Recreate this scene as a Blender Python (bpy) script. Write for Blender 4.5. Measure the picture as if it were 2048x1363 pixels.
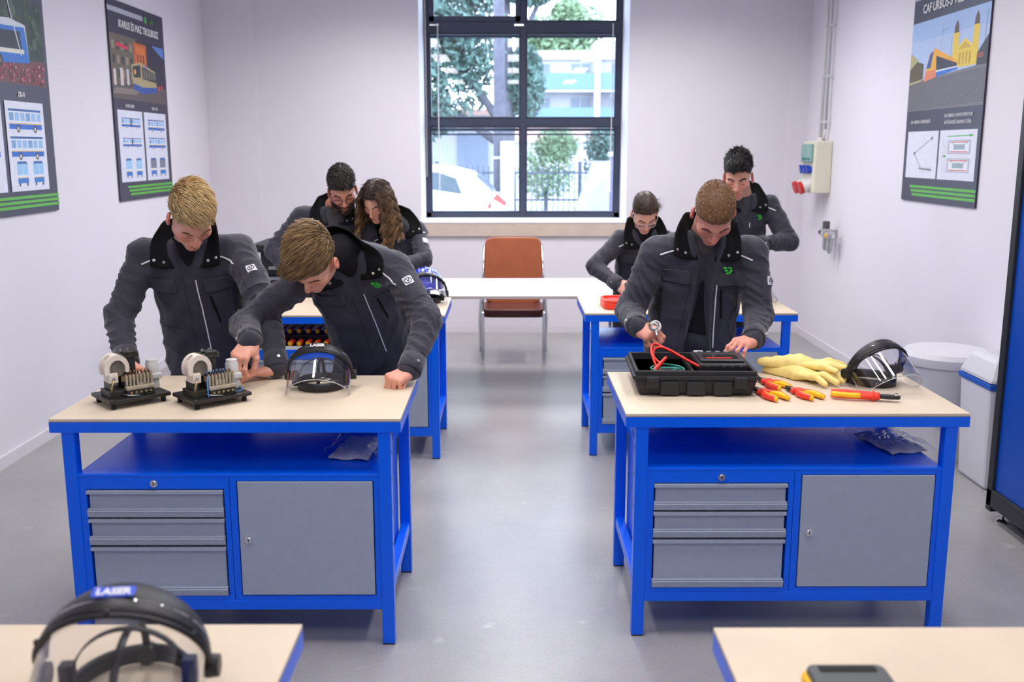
import bpy, bmesh, math, random
import numpy as np
from mathutils import Vector, Matrix
from mathutils.bvhtree import BVHTree

for _o in list(bpy.data.objects):
    bpy.data.objects.remove(_o, do_unlink=True)
SC = bpy.context.scene
COL = SC.collection
PI = math.pi
R = math.radians

# ------------------------------------------------------------------ camera
cam_d = bpy.data.cameras.new('camera')
cam = bpy.data.objects.new('camera', cam_d)
COL.objects.link(cam)
cam.location = (0.0, 0.0, 1.765)
cam.rotation_euler = (R(90 - 10.84), 0, -0.0035)
cam_d.sensor_width = 36.0
cam_d.lens = 36.0 * 1990 / 2048
cam_d.clip_end = 500
cam_d.dof.use_dof = True
cam_d.dof.focus_distance = 4.15
cam_d.dof.aperture_fstop = 3.2
SC.camera = cam

# ------------------------------------------------------------------ world: bright overcast sky
world = bpy.data.worlds.new('overcast_sky')
SC.world = world
world.use_nodes = True
wn = world.node_tree
wn.nodes.clear()
w_out = wn.nodes.new('ShaderNodeOutputWorld')
w_bg = wn.nodes.new('ShaderNodeBackground')
w_bg.inputs['Color'].default_value = (0.74, 0.86, 1.0, 1)
w_bg.inputs['Strength'].default_value = 7.2
wn.links.new(w_bg.outputs[0], w_out.inputs[0])

# ceiling luminaires (their housings are built with the room)
LAMP_Z = 3.30
LAMP_SPOTS = [(x, y) for y in (-2.9, 0.4, 3.1, 5.6, 8.0) for x in (-1.15, 0.12, 1.40)]
for (lx, ly) in LAMP_SPOTS:
    ld = bpy.data.lights.new('luminaire_light', 'AREA')
    ld.shape = 'RECTANGLE'
    ld.size = 0.26
    ld.size_y = 1.30
    ld.energy = (22.0 if ly > 7 else 13.0) if ly > 2 else (7.0 if ly > 0 else 4.5)
    ld.spread = R(156)
    ld.color = (1.0, 0.965, 0.975)
    lo = bpy.data.objects.new('luminaire_light', ld)
    lo.location = (lx, ly, LAMP_Z - 0.003)
    COL.objects.link(lo)

vs = SC.view_settings
vs.view_transform = 'Standard'
vs.look = 'None'
vs.exposure = 0.22
vs.gamma = 1.0
vs.use_curve_mapping = False

# ------------------------------------------------------------------ materials
MATS = {}
def srgb(r, g, b):
    f = lambda c: (c / 255 / 12.92) if c / 255 <= 0.04045 else ((c / 255 + 0.055) / 1.055) ** 2.4
    return (f(r), f(g), f(b))

def mat(name, col, rough=0.5, metal=0.0, var=0.06, vscale=8.0, bump=0.0, bscale=200.0, coat=0.0,
        trans=0.0, ior=1.45, emit=None, estr=0.0, spec=0.5, attr=False, sss=0.0, alpha=1.0, sheen=0.0):
    if name in MATS:
        return MATS[name]
    m = bpy.data.materials.new(name)
    m.use_nodes = True
    nt = m.node_tree
    N, L = nt.nodes, nt.links
    b = N['Principled BSDF']
    b.inputs['Roughness'].default_value = rough
    b.inputs['Metallic'].default_value = metal
    b.inputs['IOR'].default_value = ior
    b.inputs['Specular IOR Level'].default_value = spec
    b.inputs['Coat Weight'].default_value = coat
    b.inputs['Transmission Weight'].default_value = trans
    b.inputs['Alpha'].default_value = alpha
    b.inputs['Sheen Weight'].default_value = sheen
    if sss:
        b.inputs['Subsurface Weight'].default_value = sss
        b.inputs['Subsurface Radius'].default_value = (0.012, 0.005, 0.003)
        b.inputs['Subsurface Scale'].default_value = 1.0
    tc = N.new('ShaderNodeTexCoord')
    base = None
    if attr:
        at = N.new('ShaderNodeAttribute')
        at.attribute_name = 'Col'
        base = at.outputs['Color']
    if var > 0:
        nz = N.new('ShaderNodeTexNoise')
        nz.inputs['Scale'].default_value = vscale
        nz.inputs['Detail'].default_value = 5
        L.new(tc.outputs['Object'], nz.inputs['Vector'])
        mr = N.new('ShaderNodeMapRange')
        mr.inputs['From Min'].default_value = 0.3
        mr.inputs['From Max'].default_value = 0.7
        mr.inputs['To Min'].default_value = 1 - var
        mr.inputs['To Max'].default_value = 1 + var
        L.new(nz.outputs['Fac'], mr.inputs['Value'])
        mx = N.new('ShaderNodeMix')
        mx.data_type = 'RGBA'
        mx.blend_type = 'MULTIPLY'
        mx.inputs['Factor'].default_value = 1.0
        if base is not None:
            L.new(base, mx.inputs[6])
        else:
            mx.inputs[6].default_value = (*col, 1)
        L.new(mr.outputs['Result'], mx.inputs[7])
        L.new(mx.outputs[2], b.inputs['Base Color'])
    elif base is not None:
        L.new(base, b.inputs['Base Color'])
    else:
        b.inputs['Base Color'].default_value = (*col, 1)
    if bump > 0:
        n2 = N.new('ShaderNodeTexNoise')
        n2.inputs['Scale'].default_value = bscale
        n2.inputs['Detail'].default_value = 3
        L.new(tc.outputs['Object'], n2.inputs['Vector'])
        bp = N.new('ShaderNodeBump')
        bp.inputs['Strength'].default_value = bump
        bp.inputs['Distance'].default_value = 0.002
        L.new(n2.outputs['Fac'], bp.inputs['Height'])
        L.new(bp.outputs['Normal'], b.inputs['Normal'])
    if emit:
        b.inputs['Emission Color'].default_value = (*emit, 1)
        b.inputs['Emission Strength'].default_value = estr
    m.diffuse_color = (*col, 1)
    MATS[name] = m
    return m

# ------------------------------------------------------------------ mesh builder
class MB:
    """collects simple shapes; build() links them as ONE mesh object"""
    def __init__(self):
        self.v, self.f, self.c = [], [], []
        self.col = None
    def _add(self, vs_, fs):
        o = len(self.v)
        self.v += [tuple(p) for p in vs_]
        self.f += [tuple(i + o for i in f) for f in fs]
        self.c += [self.col] * len(fs)
        return self
    def box(self, c, s, M=None):
        x, y, z = s[0] / 2, s[1] / 2, s[2] / 2
        p = [(-x, -y, -z), (x, -y, -z), (x, y, -z), (-x, y, -z), (-x, -y, z), (x, -y, z), (x, y, z), (-x, y, z)]
        p = [Vector(q) for q in p]
        if M is not None:
            p = [M @ q for q in p]
        p = [q + Vector(c) for q in p]
        return self._add(p, [(3, 2, 1, 0), (4, 5, 6, 7), (0, 1, 5, 4), (1, 2, 6, 5), (2, 3, 7, 6), (3, 0, 4, 7)])
    def bx(self, x0, x1, y0, y1, z0, z1):
        return self.box(((x0 + x1) / 2, (y0 + y1) / 2, (z0 + z1) / 2), (x1 - x0, y1 - y0, z1 - z0))
    def cyl(self, p0, p1, r0, r1=None, n=16, cap=True):
        r1 = r0 if r1 is None else r1
        p0, p1 = Vector(p0), Vector(p1)
        d = (p1 - p0).normalized()
        a = d.orthogonal().normalized()
        b = d.cross(a)
        vs_ = []
        for (p, r) in ((p0, r0), (p1, r1)):
            for i in range(n):
                t = 2 * PI * i / n
                vs_.append(p + (a * math.cos(t) + b * math.sin(t)) * r)
        fs = [(i, (i + 1) % n, n + (i + 1) % n, n + i) for i in range(n)]
        if cap:
            fs += [tuple(range(n - 1, -1, -1)), tuple(range(n, 2 * n))]
        return self._add(vs_, fs)
    def tube(self, pts, r, n=8, closed=False, flat=1.0, up=None):
        pts = [Vector(p) for p in pts]
        m = len(pts)
        rr = r if isinstance(r, (list, tuple)) else [r] * m
        vs_ = []
        prev = None
        for i, p in enumerate(pts):
            if closed:
                d = pts[(i + 1) % m] - pts[i - 1]
            else:
                d = pts[min(i + 1, m - 1)] - pts[max(i - 1, 0)]
            d = d.normalized() if d.length > 1e-9 else Vector((0, 0, 1))
            if prev is None:
                a = (Vector(up) if up is not None else d.orthogonal())
                a = (a - d * a.dot(d)).normalized()
            else:
                a = prev - d * prev.dot(d)
                a = a.normalized() if a.length > 1e-6 else d.orthogonal().normalized()
            prev = a
            b = d.cross(a)
            for k in range(n):
                t = 2 * PI * k / n
                vs_.append(p + a * math.cos(t) * rr[i] * flat + b * math.sin(t) * rr[i])
        fs = []
        for i in range(m if closed else m - 1):
            j = (i + 1) % m
            for k in range(n):
                l = (k + 1) % n
                fs.append((i * n + k, i * n + l, j * n + l, j * n + k))
        if not closed:
            fs += [tuple(range(n - 1, -1, -1)), tuple(range((m - 1) * n, m * n))]
        return self._add(vs_, fs)
    def lathe(self, prof, n=24, c=(0, 0, 0), M=None, a0=0.0, a1=2 * PI, sx=1.0, sy=1.0):
        full = abs(a1 - a0 - 2 * PI) < 1e-6
        k = n if full else n + 1
        vs_ = []
        for (r, z) in prof:
            for i in range(k):
                t = a0 + (a1 - a0) * i / n
                q = Vector((r * math.cos(t) * sx, r * math.sin(t) * sy, z))
                if M is not None:
                    q = M @ q
                vs_.append(q + Vector(c))
        fs = []
        for j in range(len(prof) - 1):
            for i in range(n):
                i2 = (i + 1) % k
                fs.append((j * k + i, j * k + i2, (j + 1) * k + i2, (j + 1) * k + i))
        return self._add(vs_, fs)
    def prism(self, poly, h0, h1, M):
        """poly in the local xy plane, extruded along local z, placed by matrix M (4x4)"""
        n = len(poly)
        vs_ = [M @ Vector((x, y, h0)) for x, y in poly] + [M @ Vector((x, y, h1)) for x, y in poly]
        fs = [tuple(range(n - 1, -1, -1)), tuple(range(n, 2 * n))]
        fs += [(i, (i + 1) % n, n + (i + 1) % n, n + i) for i in range(n)]
        return self._add(vs_, fs)
    def ball(self, c, r, nu=16, nv=10, M=None):
        r = (r, r, r) if not isinstance(r, (tuple, list)) else r
        prof = []
        vs_ = []
        for j in range(nv + 1):
            p = PI * j / nv
            for i in range(nu):
                t = 2 * PI * i / nu
                q = Vector((r[0] * math.sin(p) * math.cos(t), r[1] * math.sin(p) * math.sin(t), r[2] * math.cos(p)))
                if M is not None:
                    q = M @ q
                vs_.append(q + Vector(c))
        fs = []
        for j in range(nv):
            for i in range(nu):
                i2 = (i + 1) % nu
                fs.append((j * nu + i, (j + 1) * nu + i, (j + 1) * nu + i2, j * nu + i2))
        return self._add(vs_, fs)
    def grid(self, fn, nu, nv):
        """surface fn(u, v), u, v in 0..1"""
        vs_ = [fn(i / nu, j / nv) for j in range(nv + 1) for i in range(nu + 1)]
        fs = [(j * (nu + 1) + i, j * (nu + 1) + i + 1, (j + 1) * (nu + 1) + i + 1, (j + 1) * (nu + 1) + i)
              for j in range(nv) for i in range(nu)]
        return self._add(vs_, fs)
    def quad(self, *p):
        return self._add(p, [tuple(range(len(p)))])
    def build(self, name, m, parent=None, smooth=False, bevel=0.0, solid=0.0, subsurf=0, offset=0.0):
        me = bpy.data.meshes.new(name)
        me.from_pydata(self.v, [], self.f)
        me.materials.append(m)
        if any(c is not None for c in self.c):
            at = me.color_attributes.new('Col', 'FLOAT_COLOR', 'CORNER')
            arr = []
            for f, c in zip(self.f, self.c):
                c = c or (1, 1, 1)
                for _ in f:
                    arr += [c[0], c[1], c[2], 1.0]
            at.data.foreach_set('color', arr)
        if smooth:
            me.polygons.foreach_set('use_smooth', [True] * len(me.polygons))
        me.update()
        o = bpy.data.objects.new(name, me)
        COL.objects.link(o)
        if parent is not None:
            o.parent = parent
        if solid:
            s = o.modifiers.new('thickness', 'SOLIDIFY')
            s.thickness = solid
            s.offset = offset
        if bevel:
            bv = o.modifiers.new('bevel', 'BEVEL')
            bv.width = bevel
            bv.segments = 2
            bv.limit_method = 'ANGLE'
            bv.angle_limit = R(40)
        if subsurf:
            s = o.modifiers.new('sub', 'SUBSURF')
            s.levels = s.render_levels = subsurf
        if smooth and (bevel or not subsurf):
            pass
        return o

def shade_auto(o, ang=35):
    """smooth shading with sharp creases"""
    me = o.data
    bm = bmesh.new()
    bm.from_mesh(me)
    bmesh.ops.recalc_face_normals(bm, faces=bm.faces)
    for e in bm.edges:
        e.smooth = not (len(e.link_faces) == 2 and e.calc_face_angle(0) > R(ang))
    for f in bm.faces:
        f.smooth = True
    bm.to_mesh(me)
    bm.free()
    return o

def thing(name, label, cat, loc=(0, 0, 0), rz=0.0, group=None, rot=None):
    o = bpy.data.objects.new(name, None)
    o.empty_display_size = 0.05
    COL.objects.link(o)
    o.location = loc
    o.rotation_euler = rot if rot is not None else (0, 0, rz)
    return tag(o, label, cat, group)

def tag(o, label=None, cat=None, group=None, kind=None):
    if label: o['label'] = label
    if cat: o['category'] = cat
    if group: o['group'] = group
    if kind: o['kind'] = kind
    return o

def struct(name, mb, m, label=None, bevel=0.0, smooth=False):
    o = mb.build(name, m, bevel=bevel, smooth=smooth)
    o['kind'] = 'structure'
    if label: o['label'] = label
    return o

def copy_tree(o, parent=None):
    c = o.copy()
    COL.objects.link(c)
    c.parent = parent
    for ch in o.children:
        copy_tree(ch, c)
    return c

def text_mesh(name, s, size, m, parent, M, align='CENTER', extrude=0.0006, sx=1.0, bold=0.0):
    cu = bpy.data.curves.new(name, 'FONT')
    cu.body = s
    cu.size = size
    cu.align_x = align
    cu.extrude = extrude
    cu.offset = bold
    cu.resolution_u = 3
    t = bpy.data.objects.new(name, cu)
    COL.objects.link(t)
    dg = bpy.context.evaluated_depsgraph_get()
    me = bpy.data.meshes.new_from_object(t.evaluated_get(dg))
    bpy.data.objects.remove(t, do_unlink=True)
    me.transform(Matrix.Diagonal((sx, 1, 1, 1)))
    me.transform(M)
    me.materials.clear()
    me.materials.append(m)
    o = bpy.data.objects.new(name, me)
    COL.objects.link(o)
    o.parent = parent
    return o

def frame4(o, x, y, z):
    x, y, z = Vector(x), Vector(y), Vector(z)
    return Matrix(((x.x, y.x, z.x, o[0]), (x.y, y.y, z.y, o[1]), (x.z, y.z, z.z, o[2]), (0, 0, 0, 1)))

M_wall = mat('wall_paint', (0.78, 0.755, 0.815), 0.85, var=0.02, vscale=1.5, bump=0.15, bscale=120)
M_white = mat('white_plaster', (0.85, 0.85, 0.87), 0.8, var=0.02)
M_blue = mat('blue_powder_coat', (0.0, 0.128, 0.90), 0.30, var=0.03, vscale=30, bump=0.12, bscale=500, spec=0.45)
M_grey = mat('grey_powder_coat', (0.36, 0.41, 0.50), 0.45, var=0.03, vscale=40, bump=0.1, bscale=600)
M_ply = mat('birch_worktop', (0.69, 0.58, 0.44), 0.5, var=0.05, vscale=5, bump=0.04, bscale=80)
M_plyedge = mat('birch_edge', (0.50, 0.34, 0.22), 0.6, var=0.1, vscale=60)
M_chrome = mat('chrome', (0.78, 0.78, 0.80), 0.14, 1.0, var=0.02)
M_steel = mat('dull_steel', (0.45, 0.45, 0.46), 0.35, 1.0, var=0.08, vscale=60)
M_black = mat('black_plastic', (0.012, 0.012, 0.014), 0.42, var=0.1, vscale=40, bump=0.1, bscale=400)
M_rubber = mat('black_rubber', (0.01, 0.01, 0.01), 0.75, var=0.1, vscale=40)
M_red = mat('red_plastic', srgb(222, 40, 30), 0.38, var=0.05, vscale=40)
M_orange = mat('orange_red_plastic', srgb(238, 62, 40), 0.4, var=0.05, vscale=40)
M_yellow = mat('yellow_plastic', srgb(250, 190, 20), 0.4, var=0.05, vscale=40)
M_whitepl = mat('white_plastic', (0.72, 0.72, 0.72), 0.4, var=0.03, vscale=30)
M_print = mat('printed_colour', (1, 1, 1), 0.45, var=0.03, vscale=25, attr=True)

# ================================================================== THE ROOM
XL, XR, YB, YF, ZC = -2.86, 2.84, 9.70, -4.2, 3.85
M_floor = None
def floor_material():
    m = bpy.data.materials.new('grey_vinyl_floor')
    m.use_nodes = True
    N, L = m.node_tree.nodes, m.node_tree.links
    b = N['Principled BSDF']
    tc = N.new('ShaderNodeTexCoord')
    n1 = N.new('ShaderNodeTexNoise'); n1.inputs['Scale'].default_value = 1.3; n1.inputs['Detail'].default_value = 8; n1.inputs['Roughness'].default_value = 0.65
    n2 = N.new('ShaderNodeTexNoise'); n2.inputs['Scale'].default_value = 120; n2.inputs['Detail'].default_value = 2
    n3 = N.new('ShaderNodeTexNoise'); n3.inputs['Scale'].default_value = 9; n3.inputs['Detail'].default_value = 6
    for n in (n1, n2, n3):
        L.new(tc.outputs['Object'], n.inputs['Vector'])
    cr = N.new('ShaderNodeValToRGB')
    cr.color_ramp.elements[0].position = 0.3; cr.color_ramp.elements[0].color = (0.29, 0.283, 0.283, 1)
    cr.color_ramp.elements[1].position = 0.75; cr.color_ramp.elements[1].color = (0.40, 0.39, 0.388, 1)
    L.new(n1.outputs['Fac'], cr.inputs['Fac'])
    mx = N.new('ShaderNodeMix'); mx.data_type = 'RGBA'; mx.blend_type = 'OVERLAY'; mx.inputs['Factor'].default_value = 0.25
    L.new(cr.outputs['Color'], mx.inputs[6]); L.new(n2.outputs['Color'], mx.inputs[7])
    # pale scuffs
    r3 = N.new('ShaderNodeMapRange'); r3.inputs['From Min'].default_value = 0.66; r3.inputs['From Max'].default_value = 0.74
    L.new(n3.outputs['Fac'], r3.inputs['Value'])
    mx2 = N.new('ShaderNodeMix'); mx2.data_type = 'RGBA'
    ml = N.new('ShaderNodeMath'); ml.operation = 'MULTIPLY'; ml.inputs[1].default_value = 0.35
    L.new(r3.outputs['Result'], ml.inputs[0]); L.new(ml.outputs[0], mx2.inputs['Factor'])
    L.new(mx.outputs[2], mx2.inputs[6]); mx2.inputs[7].default_value = (0.62, 0.61, 0.62, 1)
    L.new(mx2.outputs[2], b.inputs['Base Color'])
    b.inputs['Roughness'].default_value = 0.42
    rr = N.new('ShaderNodeMapRange'); rr.inputs['To Min'].default_value = 0.24; rr.inputs['To Max'].default_value = 0.42; b.inputs['Specular IOR Level'].default_value = 0.65
    L.new(n1.outputs['Fac'], rr.inputs['Value']); L.new(rr.outputs['Result'], b.inputs['Roughness'])
    return m
M_floor = floor_material()
struct('floor', MB().bx(XL - .3, XR + .3, YF, YB + .1, -0.12, 0.0), M_floor, 'grey vinyl floor with pale scuffs')
struct('ceiling', MB().bx(XL - .3, XR + .3, YF, YB + 1.0, ZC, ZC + .15), M_white, 'white ceiling')
struct('wall_left', MB().bx(XL - .3, XL, YF, YB + .65, -.1, ZC), M_wall, 'pale lavender white painted wall with two posters')
struct('wall_right', MB().bx(XR, XR + .3, YF, YB + .65, -.1, ZC), M_wall, 'pale lavender white painted wall with one poster')
struct('wall_front', MB().bx(XL - .3, XR + .3, YF - .3, YF, -.1, ZC), M_wall, 'pale wall behind the camera')
# back wall with a deep window opening
WX0, WX1, WZ0, WZ1, WD = -0.842, 1.138, 1.085, 3.62, 0.62
wb = MB()
wb.bx(XL, WX0, YB, YB + WD + .06, -.1, ZC)
wb.bx(WX1, XR, YB, YB + WD + .06, -.1, ZC)
wb.bx(WX0, WX1, YB, YB + WD + .06, -.1, WZ0)
wb.bx(WX0, WX1, YB, YB + WD + .06, WZ1, ZC)
struct('wall_back', wb, M_wall, 'pale painted back wall with a tall window')
struct('trim_1', MB().bx(XL, -2.38, YB - .022, YB, 0, ZC), M_wall, 'shallow painted pilaster in the left corner')
struct('trim_2', MB().bx(2.665, XR, YB - .03, YB, 0, ZC), M_wall, 'shallow painted pilaster in the right corner')
M_skirt = mat('grey_coving', (0.40, 0.39, 0.40), 0.5, var=0.05)
M_skirtw = mat('white_coving', (0.74, 0.72, 0.76), 0.5, var=0.03)
struct('baseboard_left', MB().bx(XL, XL + .012, YF, YB, 0, .07), M_skirtw, 'low pale skirting strip')
struct('baseboard_right', MB().bx(XR - .012, XR, YF, YB, 0, .07), M_skirtw, 'low pale skirting strip')
struct('baseboard_back', MB().bx(XL, XR, YB - .034, YB - .02, 0, .06), M_skirtw, 'low pale skirting strip')
# stone sill front under the window
M_sill = mat('beige_sill_stone', srgb(205, 190, 176), 0.6, var=0.05, vscale=6)
struct('trim_3', MB().bx(-0.845, 1.14, YB - .03, YB, 0.945, 1.072), M_sill, 'beige band under the window sill', bevel=.004)
struct('trim_4', MB().bx(-0.86, 1.155, YB - .035, YB + WD, 1.072, 1.088), M_white, 'white window sill board', bevel=.003)

# window
M_frame = mat('anthracite_window_frame', (0.050, 0.062, 0.10), 0.4, var=0.05)
def glass_mat(name, tint=(1, 1, 1), rough=0.0, refl=1.0):
    m = bpy.data.materials.new(name)
    m.use_nodes = True
    N, L = m.node_tree.nodes, m.node_tree.links
    N.remove(N['Principled BSDF'])
    out = N['Material Output']
    tr = N.new('ShaderNodeBsdfTransparent'); tr.inputs['Color'].default_value = (*tint, 1)
    gl = N.new('ShaderNodeBsdfGlossy'); gl.inputs['Roughness'].default_value = rough
    fr = N.new('ShaderNodeFresnel')
    ge = N.new('ShaderNodeNewGeometry'); io = N.new('ShaderNodeMapRange')      # same thin-sheet reflectance from both sides
    io.inputs['To Min'].default_value = 1.5; io.inputs['To Max'].default_value = 1 / 1.5
    L.new(ge.outputs['Backfacing'], io.inputs['Value']); L.new(io.outputs['Result'], fr.inputs['IOR'])
    mu = N.new('ShaderNodeMath'); mu.operation = 'MULTIPLY'; mu.inputs[1].default_value = refl
    tc = N.new('ShaderNodeTexCoord'); nz = N.new('ShaderNodeTexNoise'); nz.inputs['Scale'].default_value = 6
    bp = N.new('ShaderNodeBump'); bp.inputs['Strength'].default_value = 0.01
    L.new(tc.outputs['Object'], nz.inputs['Vector']); L.new(nz.outputs['Fac'], bp.inputs['Height'])
    L.new(bp.outputs['Normal'], gl.inputs['Normal'])
    mi = N.new('ShaderNodeMixShader')
    L.new(fr.outputs[0], mu.inputs[0]); L.new(mu.outputs[0], mi.inputs[0])
    L.new(tr.outputs[0], mi.inputs[1]); L.new(gl.outputs[0], mi.inputs[2]); L.new(mi.outputs[0], out.inputs['Surface'])
    return m
M_pane = glass_mat('window_glass', (0.93, 0.96, 1.0), 0.0, 2.2)
win = bpy.data.objects.new('window_1', None); COL.objects.link(win)
win['kind'] = 'structure'; win['label'] = 'tall six pane window with dark frame'
win.location = (0, YB + WD, 0)
fw = MB()
FX0, FX1, MX = -0.842, 1.138, 0.148          # outer frame and mullion
ZB, Z1, Z2 = 1.088, 2.045, 2.965             # frame foot and the two transoms
fw.bx(FX0, FX0 + .055, -.03, .05, ZB, WZ1)
fw.bx(FX1 - .06, FX1, -.03, .05, ZB, WZ1)
fw.bx(FX0, FX1, -.03, .05, ZB, ZB + .055)
fw.bx(FX0, FX1, -.03, .05, WZ1 - .05, WZ1)
fw.bx(MX - .03, MX + .03, -.035, .05, ZB, WZ1)
fw.bx(FX0, FX1, -.032, .05, Z1 - .045, Z1 + .04)
fw.bx(FX0, FX1, -.032, .05, Z2 - .06, Z2 + .055)
fw.build('window_frame', M_frame, win, bevel=.004)
# inner sashes and panes
for (xa, xb) in ((FX0 + .055, MX - .03), (MX + .03, FX1 - .06)):
    for k, (za, zb) in enumerate(((ZB + .055, Z1 - .045), (Z1 + .04, Z2 - .06), (Z2 + .055, WZ1 - .05))):
        t = .05 if (k == 2 and xa < -.5) else .012
        s = MB()
        s.bx(xa, xa + t, -.04, .0, za, zb); s.bx(xb - t, xb, -.04, .0, za, zb)
        s.bx(xa, xb, -.04, .0, za, za + t); s.bx(xa, xb, -.04, .0, zb - t, zb)
        s.build('sash', M_frame, win, bevel=.002)
        MB().bx(xa + t - .003, xb - t + .003, -.012, -.006, za + t - .003, zb - t + .003).build('pane', M_pane, win)
        if k < 2:       # rolled blind cassette at the head of the pane
            MB().cyl((xa + .01, -.045, zb - .03), (xb - .01, -.045, zb - .03), .014, n=12).build('blind_roll', M_frame, win, smooth=True)
            if k == 0:
                MB().bx(xa + .01, xb - .01, -.05, -.04, zb - .085, zb - .07).build('blind_rail', M_frame, win)
for x in (FX0 + .14, FX1 - .10):
    MB().cyl((x, -.055, 1.35), (x, -.055, 3.0), .006, n=6).build('blind_cord', M_whitepl, win)
MB().cyl((FX0 + .015, -.05, 1.5), (FX0 + .015, -.05, 3.5), .012, n=8).build('opener_rod', M_steel, win)
for x in (-.78, .06): MB().bx(x, x + .09, -.06, -.03, Z2 + .01, Z2 + .025).build('hinge', M_chrome, win)

# ceiling luminaires
M_lampbody = mat('lamp_housing', (0.8, 0.8, 0.8), 0.4)
M_diff = mat('lamp_diffuser', (1, 1, 1), 0.5, var=0, emit=(1.0, 0.965, 0.975), estr=5.0)
ord_row = ['behind the camera', 'above the camera', 'above the front workbenches', 'above the rear workbenches', 'nearest the window']
ord_col = ['left', 'middle', 'right']
for i, (lx, ly) in enumerate(LAMP_SPOTS):
    t = thing('ceiling_lamp', 'slim white ceiling lamp in the %s row %s' % (ord_col[i % 3], ord_row[i // 3]), 'lamp', (lx, ly, ZC), group='ceiling lamps')
    MB().bx(-.15, .15, -.68, .68, LAMP_Z + .004 - ZC, LAMP_Z + .05 - ZC).build('housing', M_lampbody, t, bevel=.004)
    MB().bx(-.13, .13, -.65, .65, LAMP_Z - ZC, LAMP_Z + .004 - ZC).build('diffuser', M_diff, t)
    for y in (-.5, .5):
        MB().cyl((0, y, LAMP_Z + .05 - ZC), (0, y, 0), .004, n=6).build('hanger', M_steel, t)

# ================================================================== OUTSIDE THE WINDOW
M_asph = mat('asphalt', (0.30, 0.31, 0.33), 0.9, var=0.1, vscale=3)
M_grass = mat('lawn', (0.12, 0.22, 0.05), 0.9, var=0.25, vscale=5, bump=.4, bscale=30)
M_leafs = mat('tree_leaves', (0.085, 0.155, 0.135), 0.6, var=0.3, vscale=2, attr=False)
M_leafs2 = mat('pale_leaves', (0.19, 0.29, 0.16), 0.6, var=0.3, vscale=2)
M_bark = mat('bark', (0.10, 0.10, 0.13), 0.9, var=0.2, vscale=10)
M_bwhite = mat('building_white', (0.46, 0.46, 0.50), 0.8, var=0.05, vscale=1)
M_bblue = mat('balcony_blue', (0.13, 0.22, 0.36), 0.6, var=0.06)
M_roof = mat('roof_tile_pink', (0.52, 0.33, 0.29), 0.8, var=0.1, vscale=4)
M_dkglass = mat('dark_glass', (0.16, 0.2, 0.26), 0.1, var=0.05)
M_iron = mat('fence_iron', (0.05, 0.06, 0.10), 0.5, var=0.1)
M_ramp = mat('ramp_wall', (0.46, 0.46, 0.53), 0.8, var=0.04, vscale=2)
M_car = mat('white_car_paint', (0.72, 0.73, 0.76), 0.2, var=0.0, coat=.6)
tag(struct('ground_outside', MB().bx(-40, 40, YB + .72, 90, -0.3, -0.08), M_asph, 'grey asphalt yard outside the window'), None)
rng = random.Random(5)
nrng = np.random.default_rng(7)
def foliage(name, centers, n, size, m, parent):
    """leaf cards scattered in a set of ellipsoids -> one mesh"""
    vs_, fs = [], []
    for _ in range(n):
        c, r = centers[rng.randrange(len(centers))]
        d = Vector((rng.gauss(0, 1), rng.gauss(0, 1), rng.gauss(0, 1))).normalized() * (rng.random() ** 0.4)
        p = Vector((c[0] + d.x * r[0], c[1] + d.y * r[1], c[2] + d.z * r[2]))
        a = Vector((rng.gauss(0, 1), rng.gauss(0, 1), rng.gauss(0, 1))).normalized()
        b = a.orthogonal().normalized()
        s = size * rng.uniform(.6, 1.3)
        o = len(vs_)
        vs_ += [p - a * s, p + b * s * .45, p + a * s, p - b * s * .45]
        fs.append((o, o + 1, o + 2, o + 3))
    mb = MB(); mb._add(vs_, fs)
    o = mb.build(name, m, parent)
    o['kind'] = 'stuff'
    return o
t = thing('street_tree', 'large leafy green tree with a dark trunk outside the left panes', 'tree', (-1.2, 24, -.08))
MB().tube([(1.15, 0, 0), (1.12, 0, 1.5), (1.16, 0, 3.2), (1.1, .1, 5.5)], [.26, .23, .21, .13], n=10).build('trunk', M_bark, t, smooth=True)
for a, b in (((1.14, 0, 2.3), (-.6, .2, 4.4)), ((1.14, 0, 3.2), (2.0, .1, 5.4)), ((1.14, 0, 1.9), (-.9, -.2, 2.9))):
    MB().tube([a, ((a[0] + b[0]) / 2, 0, (a[2] + b[2]) / 2 + .2), b], [.11, .08, .04], n=8).build('branch', M_bark, t, smooth=True)
foliage('crown', [((-.6, 0, 3.7), (1.5, 1.2, 1.5)), ((-.9, .2, 5.3), (1.6, 1.2, 1.4)), ((.2, 0, 4.4), (1.1, 1, 1.2)), ((-1.3, 0, 2.7), (1.3, 1, .75)), ((.6, 0, 6.0), (1.2, 1, .9)), ((1.7, 0, 5.6), (.7, .8, .5)), ((1.6, 0, 3.4), (.45, .5, .9)), ((-1.5, 0, 4.2), (1.0, 1, 1.4))], 16000, .105, M_leafs, t)
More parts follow.
